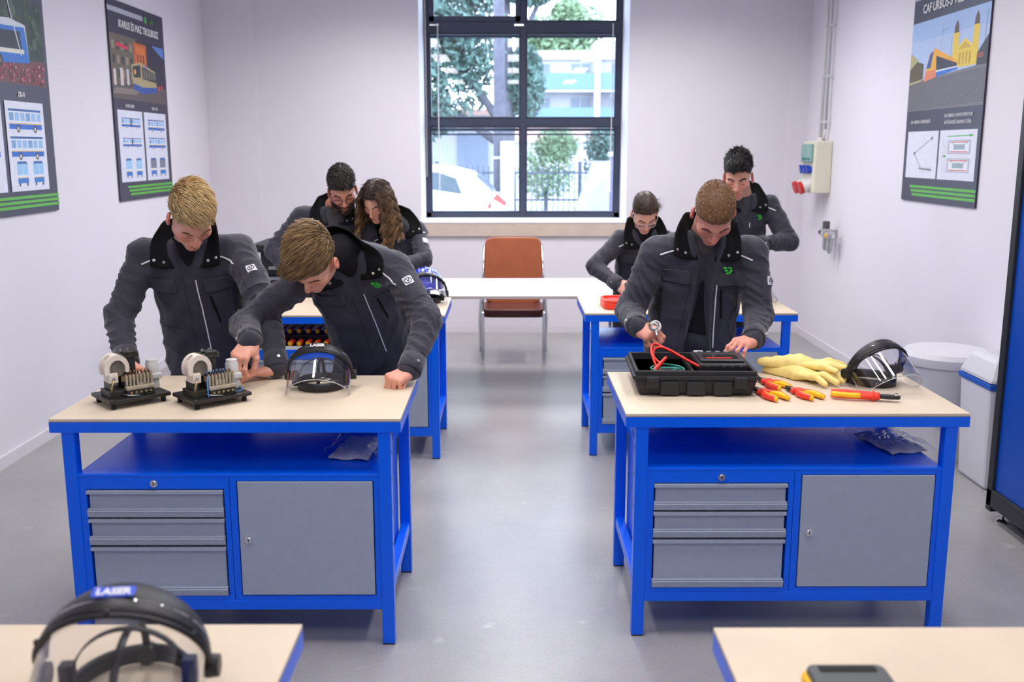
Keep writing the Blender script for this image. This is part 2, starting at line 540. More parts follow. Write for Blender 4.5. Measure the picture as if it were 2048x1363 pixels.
# apartment building with blue balconies, far behind
t = thing('apartment_building', 'pale apartment block with blue balcony rows seen through the right panes', 'building', (4.2, 62, -.08))
MB().bx(-4.2, 7, 0, 10, 0, 7.2).build('wall', M_bwhite, t)
MB().bx(-4.5, 7.3, -.3, 10.3, 7.2, 7.7).build('roof_slab', mat('roof_edge', (.62, .52, .54), .8), t)
MB().bx(1.2, 4.0, 2, 5, 7.7, 8.5).build('roof_house', M_bwhite, t)
for zf in (1.4, 3.4, 5.4):
    MB().bx(-3.6, 6.6, -1.1, 0, zf - .15, zf).build('balcony_slab', M_bwhite, t)
    MB().bx(-3.6, 6.6, -1.15, -1.05, zf, zf + .95).build('balcony_front', M_bblue, t)
    for k in range(4):
        x = -2.8 + k * 2.4
        w = MB().bx(x, x + 1.1, -.06, .02, zf + .35, zf + 1.55).build('window', M_dkglass, t)
        MB().bx(x + .52, x + .58, -.1, -.05, zf + .35, zf + 1.55).build('window_bar', M_bwhite, w)
for x in (-3.7, .9, 4.4):
    MB().bx(x, x + .35, -1.2, 0, 0, 7.2).build('pier', M_bwhite, t)
t = thing('garden_tree', 'rounded pale green tree rising behind the apartment roof', 'tree', (4.3, 78, -.08))
MB().cyl((0, 0, 0), (0, 0, 8), .35, .2, n=8).build('trunk', M_bark, t)
foliage('crown', [((-1.6, 0, 10.2), (2.2, 2, 1.6)), ((1.0, 0, 10.6), (2.4, 2, 2.0)), ((.2, 0, 12.0), (1.3, 1.4, 1.0)), ((-.4, 0, 9.0), (3.2, 2, 1.4))], 3500, .34, M_leafs2, t)
t = thing('red_roof_house', 'low house with a pink tiled roof in front of the apartments', 'building', (1.5, 46, -.08))
MB().bx(-2.4, 2.6, 0, 6, 0, 2.2).build('wall', M_bwhite, t)
MB().prism([(-2.8, 0), (3.0, 0), (2.2, .9), (-1.6, .9)], 0, 6.4, frame4((0, -.2, 2.2), (1, 0, 0), (0, 0, 1), (0, 1, 0)) ).build('roof', M_roof, t)
t = thing('side_house', 'white house with grey door behind the parked car', 'building', (-3.1, 27, -.08))
MB().bx(-2, 3.0, 0, 5, 0, 2.75).build('wall', M_bwhite, t)
MB().bx(1.75, 2.55, -.05, .02, 0, 2.3).build('door', mat('grey_door', (.2, .24, .33), .5), t)
MB().bx(-2.2, 3.2, -.3, 5.2, 2.75, 2.9).build('roof_edge', M_roof, t)
def hedge(label, loc, cs, n, m):
    t = thing('hedge', label, 'bush', loc)
    foliage('leaves', cs, n, .07, m, t)
    MB().cyl((0, 0, 0), (0, 0, .8), .05, n=8).build('stem', M_bark, t)
hedge('pale green bush behind the railings, left of the two', (1.0, 27, -.08), [((0, 0, 1.3), (.8, .5, .8)), ((.3, 0, 2.0), (.6, .4, .5))], 2600, M_leafs2)
hedge('darker green bush behind the railings, nearer the gate post', (2.75, 27, -.08), [((0, 0, 1.5), (.75, .5, .75)), ((-.2, 0, 2.0), (.55, .4, .5))], 2600, M_leafs)
struct('lawn_outside', MB().bx(.0, 4.2, 19.5, 24, -.08, -.01), M_grass, 'strip of lawn behind the ramp')
# iron railings
t = thing('iron_fence', 'dark iron railings with pointed bars behind the lawn', 'fence', (0, 22.6, -.08))
for z in (.25, .75, 1.35):
    MB().bx(-3.2, 3.2, -.02, .02, z - .02, z + .02).build('rail', M_iron, t)
for k in range(54):
    x = -3.2 + k * .12
    MB().cyl((x, 0, 0), (x, 0, 1.5), .014, .010, n=5).build('bar', M_iron, t)
for x in (-3.2, -1.6, -.1, 1.6, 3.2):
    MB().bx(x - .04, x + .04, -.04, .04, 0, 1.6).build('post', M_iron, t)
# sloping ramp wall and gate posts
t = thing('ramp_wall', 'white concrete wall with a sloping end and coping', 'wall', (0, 17.2, -.08))
poly = [(.05, 0), (2.6, 0), (2.6, 1.62), (1.42, 1.62), (1.1, .72), (.05, .72)]
MB().prism(poly, 0, .25, frame4((0, 0, 0), (1, 0, 0), (0, 0, 1), (0, -1, 0))).build('wall', M_ramp, t)
MB().tube([(.05, -.12, .74), (1.11, -.12, .74), (1.43, -.12, 1.64), (2.6, -.12, 1.64)], .045, n=4).build('coping', mat('coping', (.33, .36, .45), .7), t)
t = thing('gate_post', 'dark purple brick gate post with a lamp at the right pane edge', 'post', (1.80, 16.4, -.08))
MB().bx(-.14, .14, -.14, .14, 0, 1.75).build('pillar', mat('purple_brick', (.14, .12, .2), .8, var=.15, vscale=20), t)
MB().bx(-.17, .17, -.17, .17, 1.75, 1.82).build('cap', M_ramp, t)
MB().lathe([(0, 0), (.07, .02), (.09, .12), (.05, .22), (0, .25)], 10, (0, 0, 1.82)).build('lantern', mat('lantern', (.6, .3, .25), .5), t, smooth=True)
t = thing('street_pole', 'dark round utility pole standing in front of the tree', 'pole', (-.16, 17.6, -.08))
MB().cyl((0, 0, 0), (0, 0, 6.5), .105, .09, n=14).build('shaft', M_bark, t, smooth=True)
MB().bx(.02, .26, -.16, .1, .5, 2.0).build('meter_box', mat('grey_box', (.42, .44, .5), .6), t, bevel=.01)
for z in (1.1, 1.7): MB().cyl((0, 0, z), (0, 0, z + .04), .115, n=14).build('clamp', M_steel, t)

# parked white hatchback, seen from its side, tail to the right
t = thing('parked_car', 'white hatchback car parked outside the lower left pane', 'car', (-2.10, 15.6, .02))
# side profile (x along the car, z up)
prof = [(0.0, .35), (0.05, .62), (.35, .82), (1.0, .93), (1.45, 1.36), (1.9, 1.52), (2.6, 1.52), (3.02, 1.42), (3.38, 1.06), (3.5, .95), (3.52, .5), (3.45, .3)]
prof = [(x * .62 if False else x - 1.45, z) for x, z in prof]
def inter(prof, ins):
    return prof
vs_, fs = [], []
secs = [(-.80, .90), (-.74, 1.0), (0, 1.02), (.74, 1.0), (.80, .90)]
n = len(prof)
for (yy, sc) in secs:
    for (x, z) in prof:
        tuck = 1 - max(0, z - .95) * .33 if abs(yy) > .1 else 1
        vs_.append((x, yy * tuck, .35 + (z - .35) * (sc if z > .9 else 1.0)))
for j in range(len(secs) - 1):
    for i in range(n - 1):
        fs.append((j * n + i, j * n + i + 1, (j + 1) * n + i + 1, (j + 1) * n + i))
    fs.append((j * n + n - 1, j * n, (j + 1) * n, (j + 1) * n + n - 1))
fs += [tuple(range(n - 1, -1, -1)), tuple(range(4 * n, 5 * n))]
mb = MB(); mb._add(vs_, fs)
shade_auto(mb.build('body', M_car, t, bevel=.03), 50)
wpoly = [(.02, 1.02), (.12, 1.30), (.42, 1.42), (1.05, 1.43), (1.32, 1.34), (1.42, 1.08), (1.3, 1.0)]
MB().prism(wpoly, .665, .70, frame4((0, 0, 0), (1, 0, 0), (0, 0, 1), (0, -1, 0))).build('side_window', mat('car_glass', (.10, .13, .15), .06), t)
MB().box((1.76, 0, 1.26), (.03, 1.05, .36), Matrix.Rotation(R(-42), 3, 'Y')).build('rear_window', M_dkglass, t)
MB().prism([(1.78, .92), (1.98, .82), (2.07, .98), (1.93, 1.12)], .70, .76, frame4((0, 0, 0), (1, 0, 0), (0, 0, 1), (0, -1, 0))).build('tail_lamp', mat('tail_lamp', (.75, .08, .07), .2), t)
for x in (-.75, 1.4):
    w = MB().cyl((x, -.80, .32), (x, -.62, .32), .32, n=24).build('wheel', M_rubber, t, smooth=False)
    MB().cyl((x, -.815, .32), (x, -.79, .32), .19, n=16).build('hub', M_steel, w)
MB().bx(2.0, 2.1, -.7, .7, .42, .62).build('bumper', M_car, t, bevel=.03)

# ================================================================== WORKBENCHES
def make_bench():
    """local origin: middle of the bench footprint on the floor, drawers face -Y"""
    t = thing('workbench', 'bench', 'workbench')
    W, D, H = 1.222, .68, .85
    hx, hy = W / 2, D / 2
    wt = MB().bx(-hx, hx, -hy, hy, H - .010, H).build('worktop', M_ply, t, bevel=.0015)
    MB().bx(-hx + .001, hx - .001, -hy + .001, hy - .001, H - .0125, H - .0095).build('edge_band', M_plyedge, wt)
    fr = MB()
    fr.bx(-hx, hx, -hy, -hy + .03, H - .05, H - .012); fr.bx(-hx, hx, hy - .03, hy, H - .05, H - .012)
    fr.bx(-hx, -hx + .03, -hy + .03, hy - .03, H - .05, H - .012); fr.bx(hx - .03, hx, -hy + .03, hy - .03, H - .05, H - .012)
    fr.bx(-hx + .03, hx - .03, -hy + .03, hy - .03, H - .02, H - .012)
    fr.build('top_frame', M_blue, t)
    lw = .045
    for sx in (-1, 1):
        for sy in (-1, 1):
            x = sx * (hx - .06); y = sy * (hy - .026)
            lg = MB().box((x, y, (H - .05) / 2 + .002), (lw, lw, H - .054)).build('leg', M_blue, t, bevel=.003)
            MB().box((x, y, .003), (lw - .002, lw - .002, .006)).build('foot_cap', M_rubber, lg)
            for z in (.72, .79, .62, .5, .38):
                MB().cyl((x + sx * (lw / 2 - .004), y, z), (x + sx * (lw / 2 + .0006), y, z), .0055, n=8).build('slot_hole', M_black, lg)
    for sx in (-1, 1):      # low side stretchers
        x = sx * (hx - .06)
        MB().bx(x - .018, x + .018, -hy + .045, hy - .045, .185, .225).build('side_rail', M_blue, t, bevel=.002)
    MB().bx(-hx + .08, hx - .08, hy - .045, hy - .015, .70, .80).build('back_rail', M_blue, t, bevel=.002)
    MB().bx(-hx + .08, hx - .08, -hy + .006, -hy + .04, .136, .174).build('front_rail', M_blue, t, bevel=.003)
    # carcass with two openings
    cx, y0, y1, zb, zt = .528, -hy + .008, hy - .10, .174, .648
    cb = MB()
    cb.bx(-cx, cx, y0 + .03, y1, zb, zb + .012)
    cb.bx(-cx, -cx + .014, y0 + .03, y1, zb, zt - .01); cb.bx(cx - .014, cx, y0 + .03, y1, zb, zt - .01)
    cb.bx(-.008, .010, y0 + .03, y1, zb, zt - .01); cb.bx(-cx, cx, y1 - .012, y1, zb, zt - .01)
    # face frame of each unit
    def face(xa, xb, topz):
        cb.bx(xa, xa + .024, y0, y0 + .03, zb, zt - .012); cb.bx(xb - .018, xb, y0, y0 + .03, zb, zt - .012)
        cb.bx(xa + .024, xb - .018, y0, y0 + .03, topz, zt - .012); cb.bx(xa + .024, xb - .018, y0, y0 + .03, zb, zb + .016)
    face(-cx, .0, .592); face(.002, cx, .622)
    cb.build('cabinet_body', M_blue, t)
    sh = MB().bx(-cx - .004, cx + .004, y0 - .001, hy - .012, zt - .012, zt).build('shelf', M_blue, t, bevel=.002)
    # drawers
    for (za, zc) in ((.490, .588), (.386, .482), (.193, .376)):
        d = MB().bx(-.497, -.026, y0 + .006, y0 + .03, za + .004, zc - .002).build('drawer', M_grey, t, bevel=.0015)
        MB().bx(-.503, -.022, y0 - .008, y0 + .010, zc - .013, zc).build('top_lip', M_grey, d, bevel=.0015)
        M2 = Matrix.Rotation(R(14), 3, 'X')
        h = MB().box((-.2625, y0 - .004, za + .013), (.481, .010, .025), M2)
        h.box((-.2625, y0 + .002, za + .0285), (.481, .018, .004))
        h.build('handle_strip', M_grey, d, bevel=.0012)
    # door
    dr = MB().bx(.030, .506, y0 - .004, y0 + .014, .194, .620).build('door', M_grey, t, bevel=.002)
    def lock(parent, x, z, yy):
        l = MB().cyl((x, yy, z), (x, yy - .006, z), .0135, n=20)
        l.cyl((x, yy - .006, z), (x, yy - .011, z), .010, .009, n=20)
        o = l.build('lock', M_chrome, parent, smooth=False)
        shade_auto(o)
        if parent is dr:
            MB().bx(x - .0013, x + .0013, yy - .0118, yy - .010, z - .006, z + .006)
        return o
    lock(dr, .062, .405, y0 - .004)
    lock(t, -.262, .614, y0)
    k = MB().bx(-.2635, -.2605, y0 - .0118, y0 - .0105, .608, .620).build('key_slot', M_black, t)
    MB().bx(.0605, .0635, y0 - .0158, y0 - .0145, .399, .411).build('key_slot', M_black, dr)
    return t
bench0 = make_bench()
BENCHES = [
    ((-.9865, 3.685, 0), 'blue workbench carrying the two contactors and leaning students, front left'),
    ((1.0265, 3.748, 0), 'blue workbench carrying the open tester case and insulated pliers, front right'),
    ((-.972, 5.90, 0), 'blue workbench with the blue helmet face shield on it, rear left'),
    ((1.049, 5.963, 0), 'blue workbench with the red carrying case on it, rear right'),
    ((-1.017, 1.48, 0), 'nearest blue workbench with a face shield, cut off at lower left'),
    ((1.011, 1.463, 0), 'nearest blue workbench with a yellow meter, cut off at lower right'),
]
BT = []
for i, (loc, lab) in enumerate(BENCHES):
    b = bench0 if i == 0 else copy_tree(bench0)
    b.location = loc
    tag(b, lab, 'workbench', 'blue workbenches')
    BT.append(b)

# ================================================================== WHITE TABLE AND CHAIR
M_tabletop = mat('white_laminate', (0.66, 0.65, 0.68), 0.3, var=0.02)
M_tabedge = mat('beige_edge', srgb(196, 184, 172), 0.5, var=0.03)
t = thing('table', 'long white table with beige edge and chrome legs under the window', 'table', (.10, 7.5, 0))
top = MB().bx(-.95, .95, -.50, .50, .727, .75).build('table_top', M_tabletop, t, bevel=.002)
MB().bx(-.952, .952, -.502, .502, .7275, .747).build('edge_band', M_tabedge, top)
for sx in (-1, 1):
    for sy in (-1, 1):
        MB().cyl((sx * .72, sy * .42, 0), (sx * .72, sy * .42, .727), .016, n=12).build('leg', M_chrome, t, smooth=True)
    MB().bx(sx * .72 - .012, sx * .72 + .012, -.42, .42, .70, .727).build('cross_rail', M_chrome, t)

M_leather = mat('brown_leather', srgb(158, 84, 50), 0.38, var=0.08, vscale=12, bump=.15, bscale=160)
M_leatherd = mat('dark_brown_leather', srgb(92, 48, 42), 0.35, var=0.08, vscale=12, bump=.15, bscale=160)
t = thing('chair', 'brown leather chair with chrome legs behind the white table', 'chair', (.04, 8.42, 0))
def pad(w, h, th, name, m, M, rx=.04):
    mb = MB()
    n = 28
    pts = []
    for i in range(n):
        a = 2 * PI * i / n
        c, s = math.cos(a), math.sin(a)
        pts.append((math.copysign(abs(c) ** .25, c) * w / 2, math.copysign(abs(s) ** .25, s) * h / 2))
    mb.prism(pts, -th / 2, th / 2, M)
    o = mb.build(name, m, t, bevel=.012)
    return shade_auto(o, 60)
# backrest, slightly reclined, then seat
pad(.50, .58, .05, 'backrest', M_leather, frame4((0, .20, .74), (1, 0, 0), (0, .16, .987), (0, -.987, .16)))
pad(.52, .48, .07, 'seat', M_leatherd, frame4((0, -.03, .435), (1, 0, 0), (0, 1, 0), (0, 0, 1)))
for sx in (-1, 1):
    x = sx * .255
    MB().bx(x - .014, x + .014, -.275, -.250, 0, .44).build('leg', M_chrome, t, bevel=.003)
    MB().tube([(x * 1.14, .30, 0), (x * 1.17, .30, .30), (x * 1.12, .22, .46), (x * 1.04, .20, .62), (x * .98, .25, .95)], .011, n=8).build('leg', M_chrome, t, smooth=True)
    MB().tube([(x, -.26, .44), (x, .2, .44)], .010, n=8).build('seat_rail', M_chrome, t, smooth=True)
    MB().tube([(x, -.26, .44), (x, -.24, .62), (x, .20, .66)], .011, n=8).build('arm_rail', M_chrome, t, smooth=True)

# ================================================================== TOOL TROLLEYS
M_tbody = mat('black_trolley', (0.02, 0.021, 0.025), 0.5, var=.1, vscale=20)
M_tgrey = mat('trolley_grey_drawer', (0.36, 0.37, 0.40), 0.4, var=.04)
def trolley(label, loc, facing_col):
    t = thing('tool_trolley', label, 'trolley', loc, group='black tool trolleys')
    MB().bx(-.36, .36, -.24, .24, .12, 1.06).build('body', M_tbody, t, bevel=.006)
    MB().bx(-.43, .43, -.27, .27, 1.06, 1.115).build('top_tray', M_tbody, t, bevel=.012)
    for k in range(3):
        MB().bx(-.33 + k * .22, -.15 + k * .22, -.2, .1, 1.113, 1.123).build('tray_mat', M_rubber, t)
    z = .97
    for h in (.075, .075, .075, .075, .075, .12, .16):
        z2 = z - h
        d = MB().bx(-.31, .31, -.256, -.24, z2 + .006, z).build('drawer', M_tbody, t, bevel=.002)
        MB().bx(-.30, .30, -.278, -.255, z - .03, z - .008).build('handle_strip', facing_col, d, bevel=.004)
        z = z2
    for sx in (-1, 1):
        for sy in (-1, 1):
            MB().cyl((sx * .3 - .015, sy * .18, .055), (sx * .3 + .015, sy * .18, .055), .055, n=16).build('castor', M_rubber, t)
            MB().bx(sx * .3 - .025, sx * .3 + .025, sy * .18 - .02, sy * .18 + .02, .09, .125).build('castor_fork', M_steel, t)
    return t
trolley('black tool trolley with grey drawer handles behind the rear left workbench', (-1.39, 7.25, 0), M_tgrey)
trolley('black tool trolley with blue and white handles behind the rear right workbench', (1.50, 7.42, 0), mat('trolley_blue', (.03, .16, .55), .4))

# two-step tray of insulated screwdrivers on the shelf of the rear left bench
t = thing('tool_tray', 'stepped black tray of red screwdrivers on the rear left bench shelf', 'tray', (-1.20, 5.66, .648))
MB().bx(-.25, .25, -.085, .20, 0, .012).build('base', M_black, t, bevel=.002)
MB().bx(-.25, .25, -.09, -.083, 0, .020).build('front_lip', M_whitepl, t, bevel=.001)
MB().bx(-.25, .25, .055, .20, .012, .060).build('step', M_black, t, bevel=.002)
spot = ['first', 'second', 'third', 'fourth', 'fifth', 'sixth', 'seventh', 'eighth', 'ninth', 'tenth']
def screwdriver(x, y, z, col, label, group):
    s = thing('screwdriver', label, 'screwdriver', (x, y, z), group=group)
    MB().lathe([(0, -.001), (.014, 0), (.0165, .01), (.016, .05), (.012, .07), (.015, .09), (.0, .092)], 12, M=Matrix.Rotation(R(-90), 3, 'X')).build('handle', col, s, smooth=True)
    MB().cyl((0, .09, 0), (0, .20, 0), .005, n=8).build('shaft', M_red, s)
    MB().cyl((0, -.003, 0), (0, .004, 0), .0125, n=12).build('end_cap', M_yellow, s)
for k in range(9):
    screwdriver(-1.20 - .205 + k * .051, 5.60, .648 + .0300, M_orange, '%s red screwdriver with yellow end from the left, front row of tray' % spot[k], 'screwdrivers in the tray')
for k in range(8):
    screwdriver(-1.20 - .190 + k * .054, 5.74, .648 + .0775, M_red, '%s red screwdriver from the left, upper row of tray' % spot[k], 'screwdrivers in the tray')

# ================================================================== RIGHT SIDE: CABINET, BINS, WALL FITTINGS
t = thing('tall_cabinet', 'tall blue cabinet with black frame and screw feet at the right edge', 'cabinet', (2.60, 4.10, 0))
MB().bx(-.26, .22, -.49, .49, .16, 2.10).build('body', mat('cabinet_blue', (0.0, 0.065, 0.42), .4, var=.03), t, bevel=.004)
fr = MB()
fr.bx(-.275, .23, .46, .51, .05, 2.14); fr.bx(-.275, .23, -.51, -.46, .05, 2.14)
fr.bx(-.275, -.255, -.51, .51, 2.09, 2.14); fr.bx(-.275, .23, -.51, .51, .075, .16)
fr.build('frame', M_tbody, t, bevel=.004)
for sx in (-.22, .18):
    for sy in (-.45, .45):
        f = MB().cyl((sx, sy, .012), (sx, sy, .08), .010, n=10); f.lathe([(0, 0), (.028, 0), (.028, .008), (.012, .018), (.012, .03)], 16, (sx, sy, 0))
        f.build('screw_foot', M_chrome, t)
M_bin = mat('bin_grey_white', (0.66, 0.66, 0.71), 0.45, var=.03)
t = thing('round_bin', 'round pale grey swing bin with flat lid behind the right workbench', 'bin', (2.56, 5.68, 0))
shade_auto(MB().lathe([(0, .0), (.20, .0), (.205, .02), (.235, .55), (.24, .56)], 36).build('body', M_bin, t))
shade_auto(MB().lathe([(.245, .55), (.25, .57), (.25, .60), (.23, .625), (.0, .635)], 36).build('lid', M_bin, t))
MB().bx(-.14, -.04, -.235, -.20, .23, .33).build('side_grip', mat('bin_grip', (.45, .47, .5), .5), t, bevel=.01)
t = thing('square_bin', 'square pale grey bin with a blue rim strip beside the tall cabinet', 'bin', (2.655, 5.17, 0))
def taper(z0, z1, a0, b0, a1, b1):
    mb = MB()
    p = [(-a0, -b0, z0), (a0, -b0, z0), (a0, b0, z0), (-a0, b0, z0), (-a1, -b1, z1), (a1, -b1, z1), (a1, b1, z1), (-a1, b1, z1)]
    mb._add(p, [(3, 2, 1, 0), (4, 5, 6, 7), (0, 1, 5, 4), (1, 2, 6, 5), (2, 3, 7, 6), (3, 0, 4, 7)])
    return mb
taper(0, .56, .145, .16, .165, .18).build('body', M_bin, t, bevel=.02)
taper(.545, .575, .170, .186, .172, .188).build('rim_strip', mat('bin_blue', (.02, .12, .55), .4), t, bevel=.004)
taper(.575, .70, .178, .195, .125, .145).build('lid', M_bin, t, bevel=.025)
taper(.69, .705, .09, .10, .085, .095).build('flap', mat('bin_flap', (.55, .57, .62), .4), t, bevel=.004)

# power distribution box with conduit
M_cream = mat('cream_plastic', srgb(226, 222, 200), 0.45, var=.03)
t = thing('socket_box', 'cream power socket box with green window on the right wall', 'socket box', (2.84, 9.04, 1.39))
MB().bx(-.155, 0, -.18, .18, 0, .455).build('body', M_cream, t, bevel=.012)
MB().bx(-.180, -.150, -.14, .16, .27, .43).build('window_lid', mat('green_window', (.22, .42, .38), .25), t, bevel=.008)
for k in range(3): MB().bx(-.19, -.18, -.11 + k * .08, -.07 + k * .08, .29, .31).build('breaker', mat('breaker_green', (.05, .25, .2), .4), t)
for k in range(3):
    s = MB().cyl((-.15, -.09 + k * .095, .205), (-.195, -.09 + k * .095, .200), .032, n=16).build('blue_socket', mat('socket_blue', (.01, .06, .5), .35), t)
    MB().bx(-.205, -.17, -.112 + k * .095, -.068 + k * .095, .222, .245).build('socket_hinge', mat('socket_blue', (.01, .06, .5)), s, bevel=.004)
for k in range(2):
    s = MB().cyl((-.14, -.06 + k * .15, .075), (-.215, -.06 + k * .15, .05), .055, n=20).build('round_socket', M_whitepl, t)
    MB().cyl((-.215, -.06 + k * .15, .05), (-.245, -.06 + k * .15, .04), .056, n=20).build('red_cap', mat('socket_red', srgb(200, 40, 40), .4), s)
t = thing('conduit_pipe', 'white conduit pipe rising from the socket box, nearer the corner', 'pipe', (2.80, 9.10, 1.84), group='conduit pipes')
MB().cyl((0, 0, 0), (0, 0, 2.0), .016, n=12).build('pipe', M_whitepl, t, smooth=True)
MB().cyl((0, 0, 0), (0, 0, .04), .035, .025, n=14).build('gland', M_whitepl, t)
for z in (.16, .55, .98, 1.5): MB().bx(-.024, .04, -.02, .02, z, z + .025).build('clip', M_whitepl, t, bevel=.004)
t = thing('conduit_pipe', 'thinner grey white conduit pipe beside the first on the right wall', 'pipe', (2.80, 8.97, 1.95), group='conduit pipes')
MB().cyl((0, 0, 0), (0, 0, 1.89), .011, n=12).build('pipe', mat('grey_pipe', (.5, .5, .54), .4), t, smooth=True)
MB().tube([(0, 0, 0), (0, .02, -.05), (0, .06, -.09)], .011, n=8).build('bend', M_whitepl, t, smooth=True)
for z in (.05, .44, .87, 1.4): MB().bx(-.018, .04, -.018, .018, z, z + .022).build('clip', M_whitepl, t, bevel=.003)
# air pressure regulator
M_zinc = mat('zinc_regulator', (.52, .53, .55), .35, .6, var=.05, vscale=40)
t = thing('air_regulator', 'silver compressed air regulator with two bowls on the right wall', 'regulator', (2.84, 8.62, 1.0))
MB().bx(-.13, -.06, -.04, .04, .03, .10).build('regulator_block', M_zinc, t, bevel=.008)
MB().bx(-.13, -.06, -.16, -.08, .02, .08).build('lubricator_block', M_zinc, t, bevel=.008)
k = MB().cyl((-.095, 0, .10), (-.095, 0, .165), .028, n=20)
for i in range(10):
    a = 2 * PI * i / 10
    k.box((-.095 + .028 * math.cos(a), .028 * math.sin(a), .13), (.006, .006, .06))
k.build('adjust_knob', mat('dark_knob', (.10, .10, .11), .5), t)
MB().lathe([(0, -.09), (.012, -.085), (.022, -.07), (.026, -.04), (.026, .03)], 16, (-.095, 0, 0)).build('bowl', M_zinc, t, smooth=True)
MB().lathe([(0, -.11), (.012, -.10), (.024, -.08), (.027, -.04), (.027, .02)], 16, (-.095, -.12, 0)).build('bowl', M_zinc, t, smooth=True)
MB().cyl((-.095, .04, .06), (-.095, .13, .06), .014, n=12).build('inlet', M_zinc, t)
MB().cyl((-.14, -.125, .05), (-.125, -.125, .05), .018, n=12).build('yellow_tag', M_yellow, t)
MB().bx(-.115, -.075, -.085, -.035, .03, .07).build('coupling', M_yellow, t, bevel=.003)
MB().cyl((-.095, .13, .06), (-.095, .15, .06), .02, n=12).build('hose_nut', M_black, t)
MB().cyl((-.095, -.16, .05), (-.095, -.20, .05), .016, n=12).build('outlet', M_chrome, t)
MB().bx(-.06, 0, -.02, .02, .04, .09).build('bracket', M_steel, t)

# ================================================================== POSTERS
class Poster:
    def __init__(self, label, y0, y1, z0, z1, side):
        self.w, self.h, self.side = abs(y1 - y0), z1 - z0, side
        x = XL if side < 0 else XR
        self.t = thing('poster', label, 'poster', (x - side * .002, y0 if side < 0 else y1, z1), group='wall posters')
        # local frame: u to the right when read, v down, n out of the wall
        self.u = Vector((0, 1, 0)) if side < 0 else Vector((0, -1, 0))
        self.nrm = Vector((1, 0, 0)) if side < 0 else Vector((-1, 0, 0))
        self.layer = 0
        o = MB()
        M = frame4((0, 0, 0), self.u, (0, 0, -1), self.u.cross(Vector((0, 0, -1))))
        pts = [(0, 0), (self.w, 0), (self.w, self.h), (0, self.h)]
        o.prism(pts, 0, .012, frame4((0, 0, 0), self.u, (0, 0, -1), self.nrm))
        o.build('board', mat('navy_poster', srgb(52, 50, 72), .4, var=.02), self.t, bevel=.001)
        self.mb = MB()
    def P(self, u, v, d=0.0):
        return self.u * (u * self.w) + Vector((0, 0, -v * self.h)) + self.nrm * (.0125 + d)
    def poly(self, pts, col):
        self.layer += 1
        self.mb.col = srgb(*col)
        self.mb.quad(*[self.P(u, v, self.layer * .000006) for u, v in pts])
    def rect(self, u0, u1, v0, v1, col):
        self.poly([(u0, v0), (u1, v0), (u1, v1), (u0, v1)], col)
    def disc(self, u, v, r, col, n=12):
        self.poly([(u + r * math.cos(2 * PI * i / n) / self.w, v + r * math.sin(2 * PI * i / n) / self.h) for i in range(n)], col)
    def line(self, a, b, th, col):
        du, dv = (b[0] - a[0]) * self.w, (b[1] - a[1]) * self.h
        l = math.hypot(du, dv) or 1
        nu, nv = -dv / l * th / 2 / self.w, du / l * th / 2 / self.h
        self.poly([(a[0] + nu, a[1] + nv), (b[0] + nu, b[1] + nv), (b[0] - nu, b[1] - nv), (a[0] - nu, a[1] - nv)], col)
    def text(self, s, u, v, size, m, sx=.9, bold=.0):
        o = self.P(u, v, .0035)
        text_mesh('lettering', s, size, m, self.t, frame4(o, self.u, (0, 0, 1), self.nrm), sx=sx, bold=bold)
    def stripes(self, u0):
        for k in range(3):
            v = .925 + k * .019
            self.poly([(u0 + k * .02, v), (1, v), (1, v + .012), (u0 + .012 + k * .02, v + .012)], (88, 178, 62))
    def done(self):
        self.mb.build('print', M_print, self.t)
M_txt = mat('poster_white_ink', (.78, .78, .8), .5, var=0)
M_txtg = mat('poster_green_ink', srgb(70, 180, 70), .5, var=0)
def bus_side(p, u0, u1, v0, v1, body=(60, 130, 205), art=False, flip=False):
    h = v1 - v0
    p.rect(u0, u1, v0, v0 + h * .12, (40, 90, 160))
    p.rect(u0, u1, v0 + h * .10, v0 + h * .58, (226, 232, 242))
    p.rect(u0, u1, v0 + h * .55, v0 + h * .90, (225, 228, 235))
    p.rect(u0, u1, v0 + h * .66, v0 + h * .90, (35, 105, 200))
    p.rect(u0, u1, v0 + h * .63, v0 + h * .67, (225, 190, 110))
    n = 6
    for k in range(n):
        a = u0 + (u1 - u0) * (k + .1) / n; b = u0 + (u1 - u0) * (k + .9) / n
        p.rect(a, b, v0 + h * .16, v0 + h * .52, (150, 190, 232) if k % 3 else (120, 165, 210))
    if art:
        m = (u0 + u1) / 2 - .01
        p.rect(m, m + .02, v0, v1 - h * .1, (40, 40, 45))
    for f in (.26, .78):
        uc = u0 + (u1 - u0) * f
        r = h * p.h * .17
        p.disc(uc, v0 + h * .88, r, (35, 35, 40)); p.disc(uc, v0 + h * .88, r * .55, (210, 210, 205))
def bus_front(p, u0, u1, v0, v1, dark=False):
    h = v1 - v0
    p.poly([(u0 + .1 * (u1 - u0), v0), (u1 - .1 * (u1 - u0), v0), (u1, v0 + h * .10), (u0, v0 + h * .10)], (40, 95, 165))
    p.rect(u0, u1, v0 + h * .10, v0 + h * .55, (110, 120, 140) if dark else (150, 200, 238))
    p.line(((u0 + u1) / 2, v0 + h * .1), ((u0 + u1) / 2, v0 + h * .55), .004, (220, 230, 240))
    p.rect(u0, u1, v0 + h * .55, v0 + h * .66, (230, 232, 240))
    p.rect(u0, u1, v0 + h * .66, v0 + h * .88, (45, 120, 205))
    p.rect(u0, u1, v0 + h * .645, v0 + h * .675, (225, 185, 110))
    for f in (.08, .78):
        a = u0 + (u1 - u0) * f
        p.rect(a, a + (u1 - u0) * .14, v0 + h * .88, v1, (30, 32, 36))

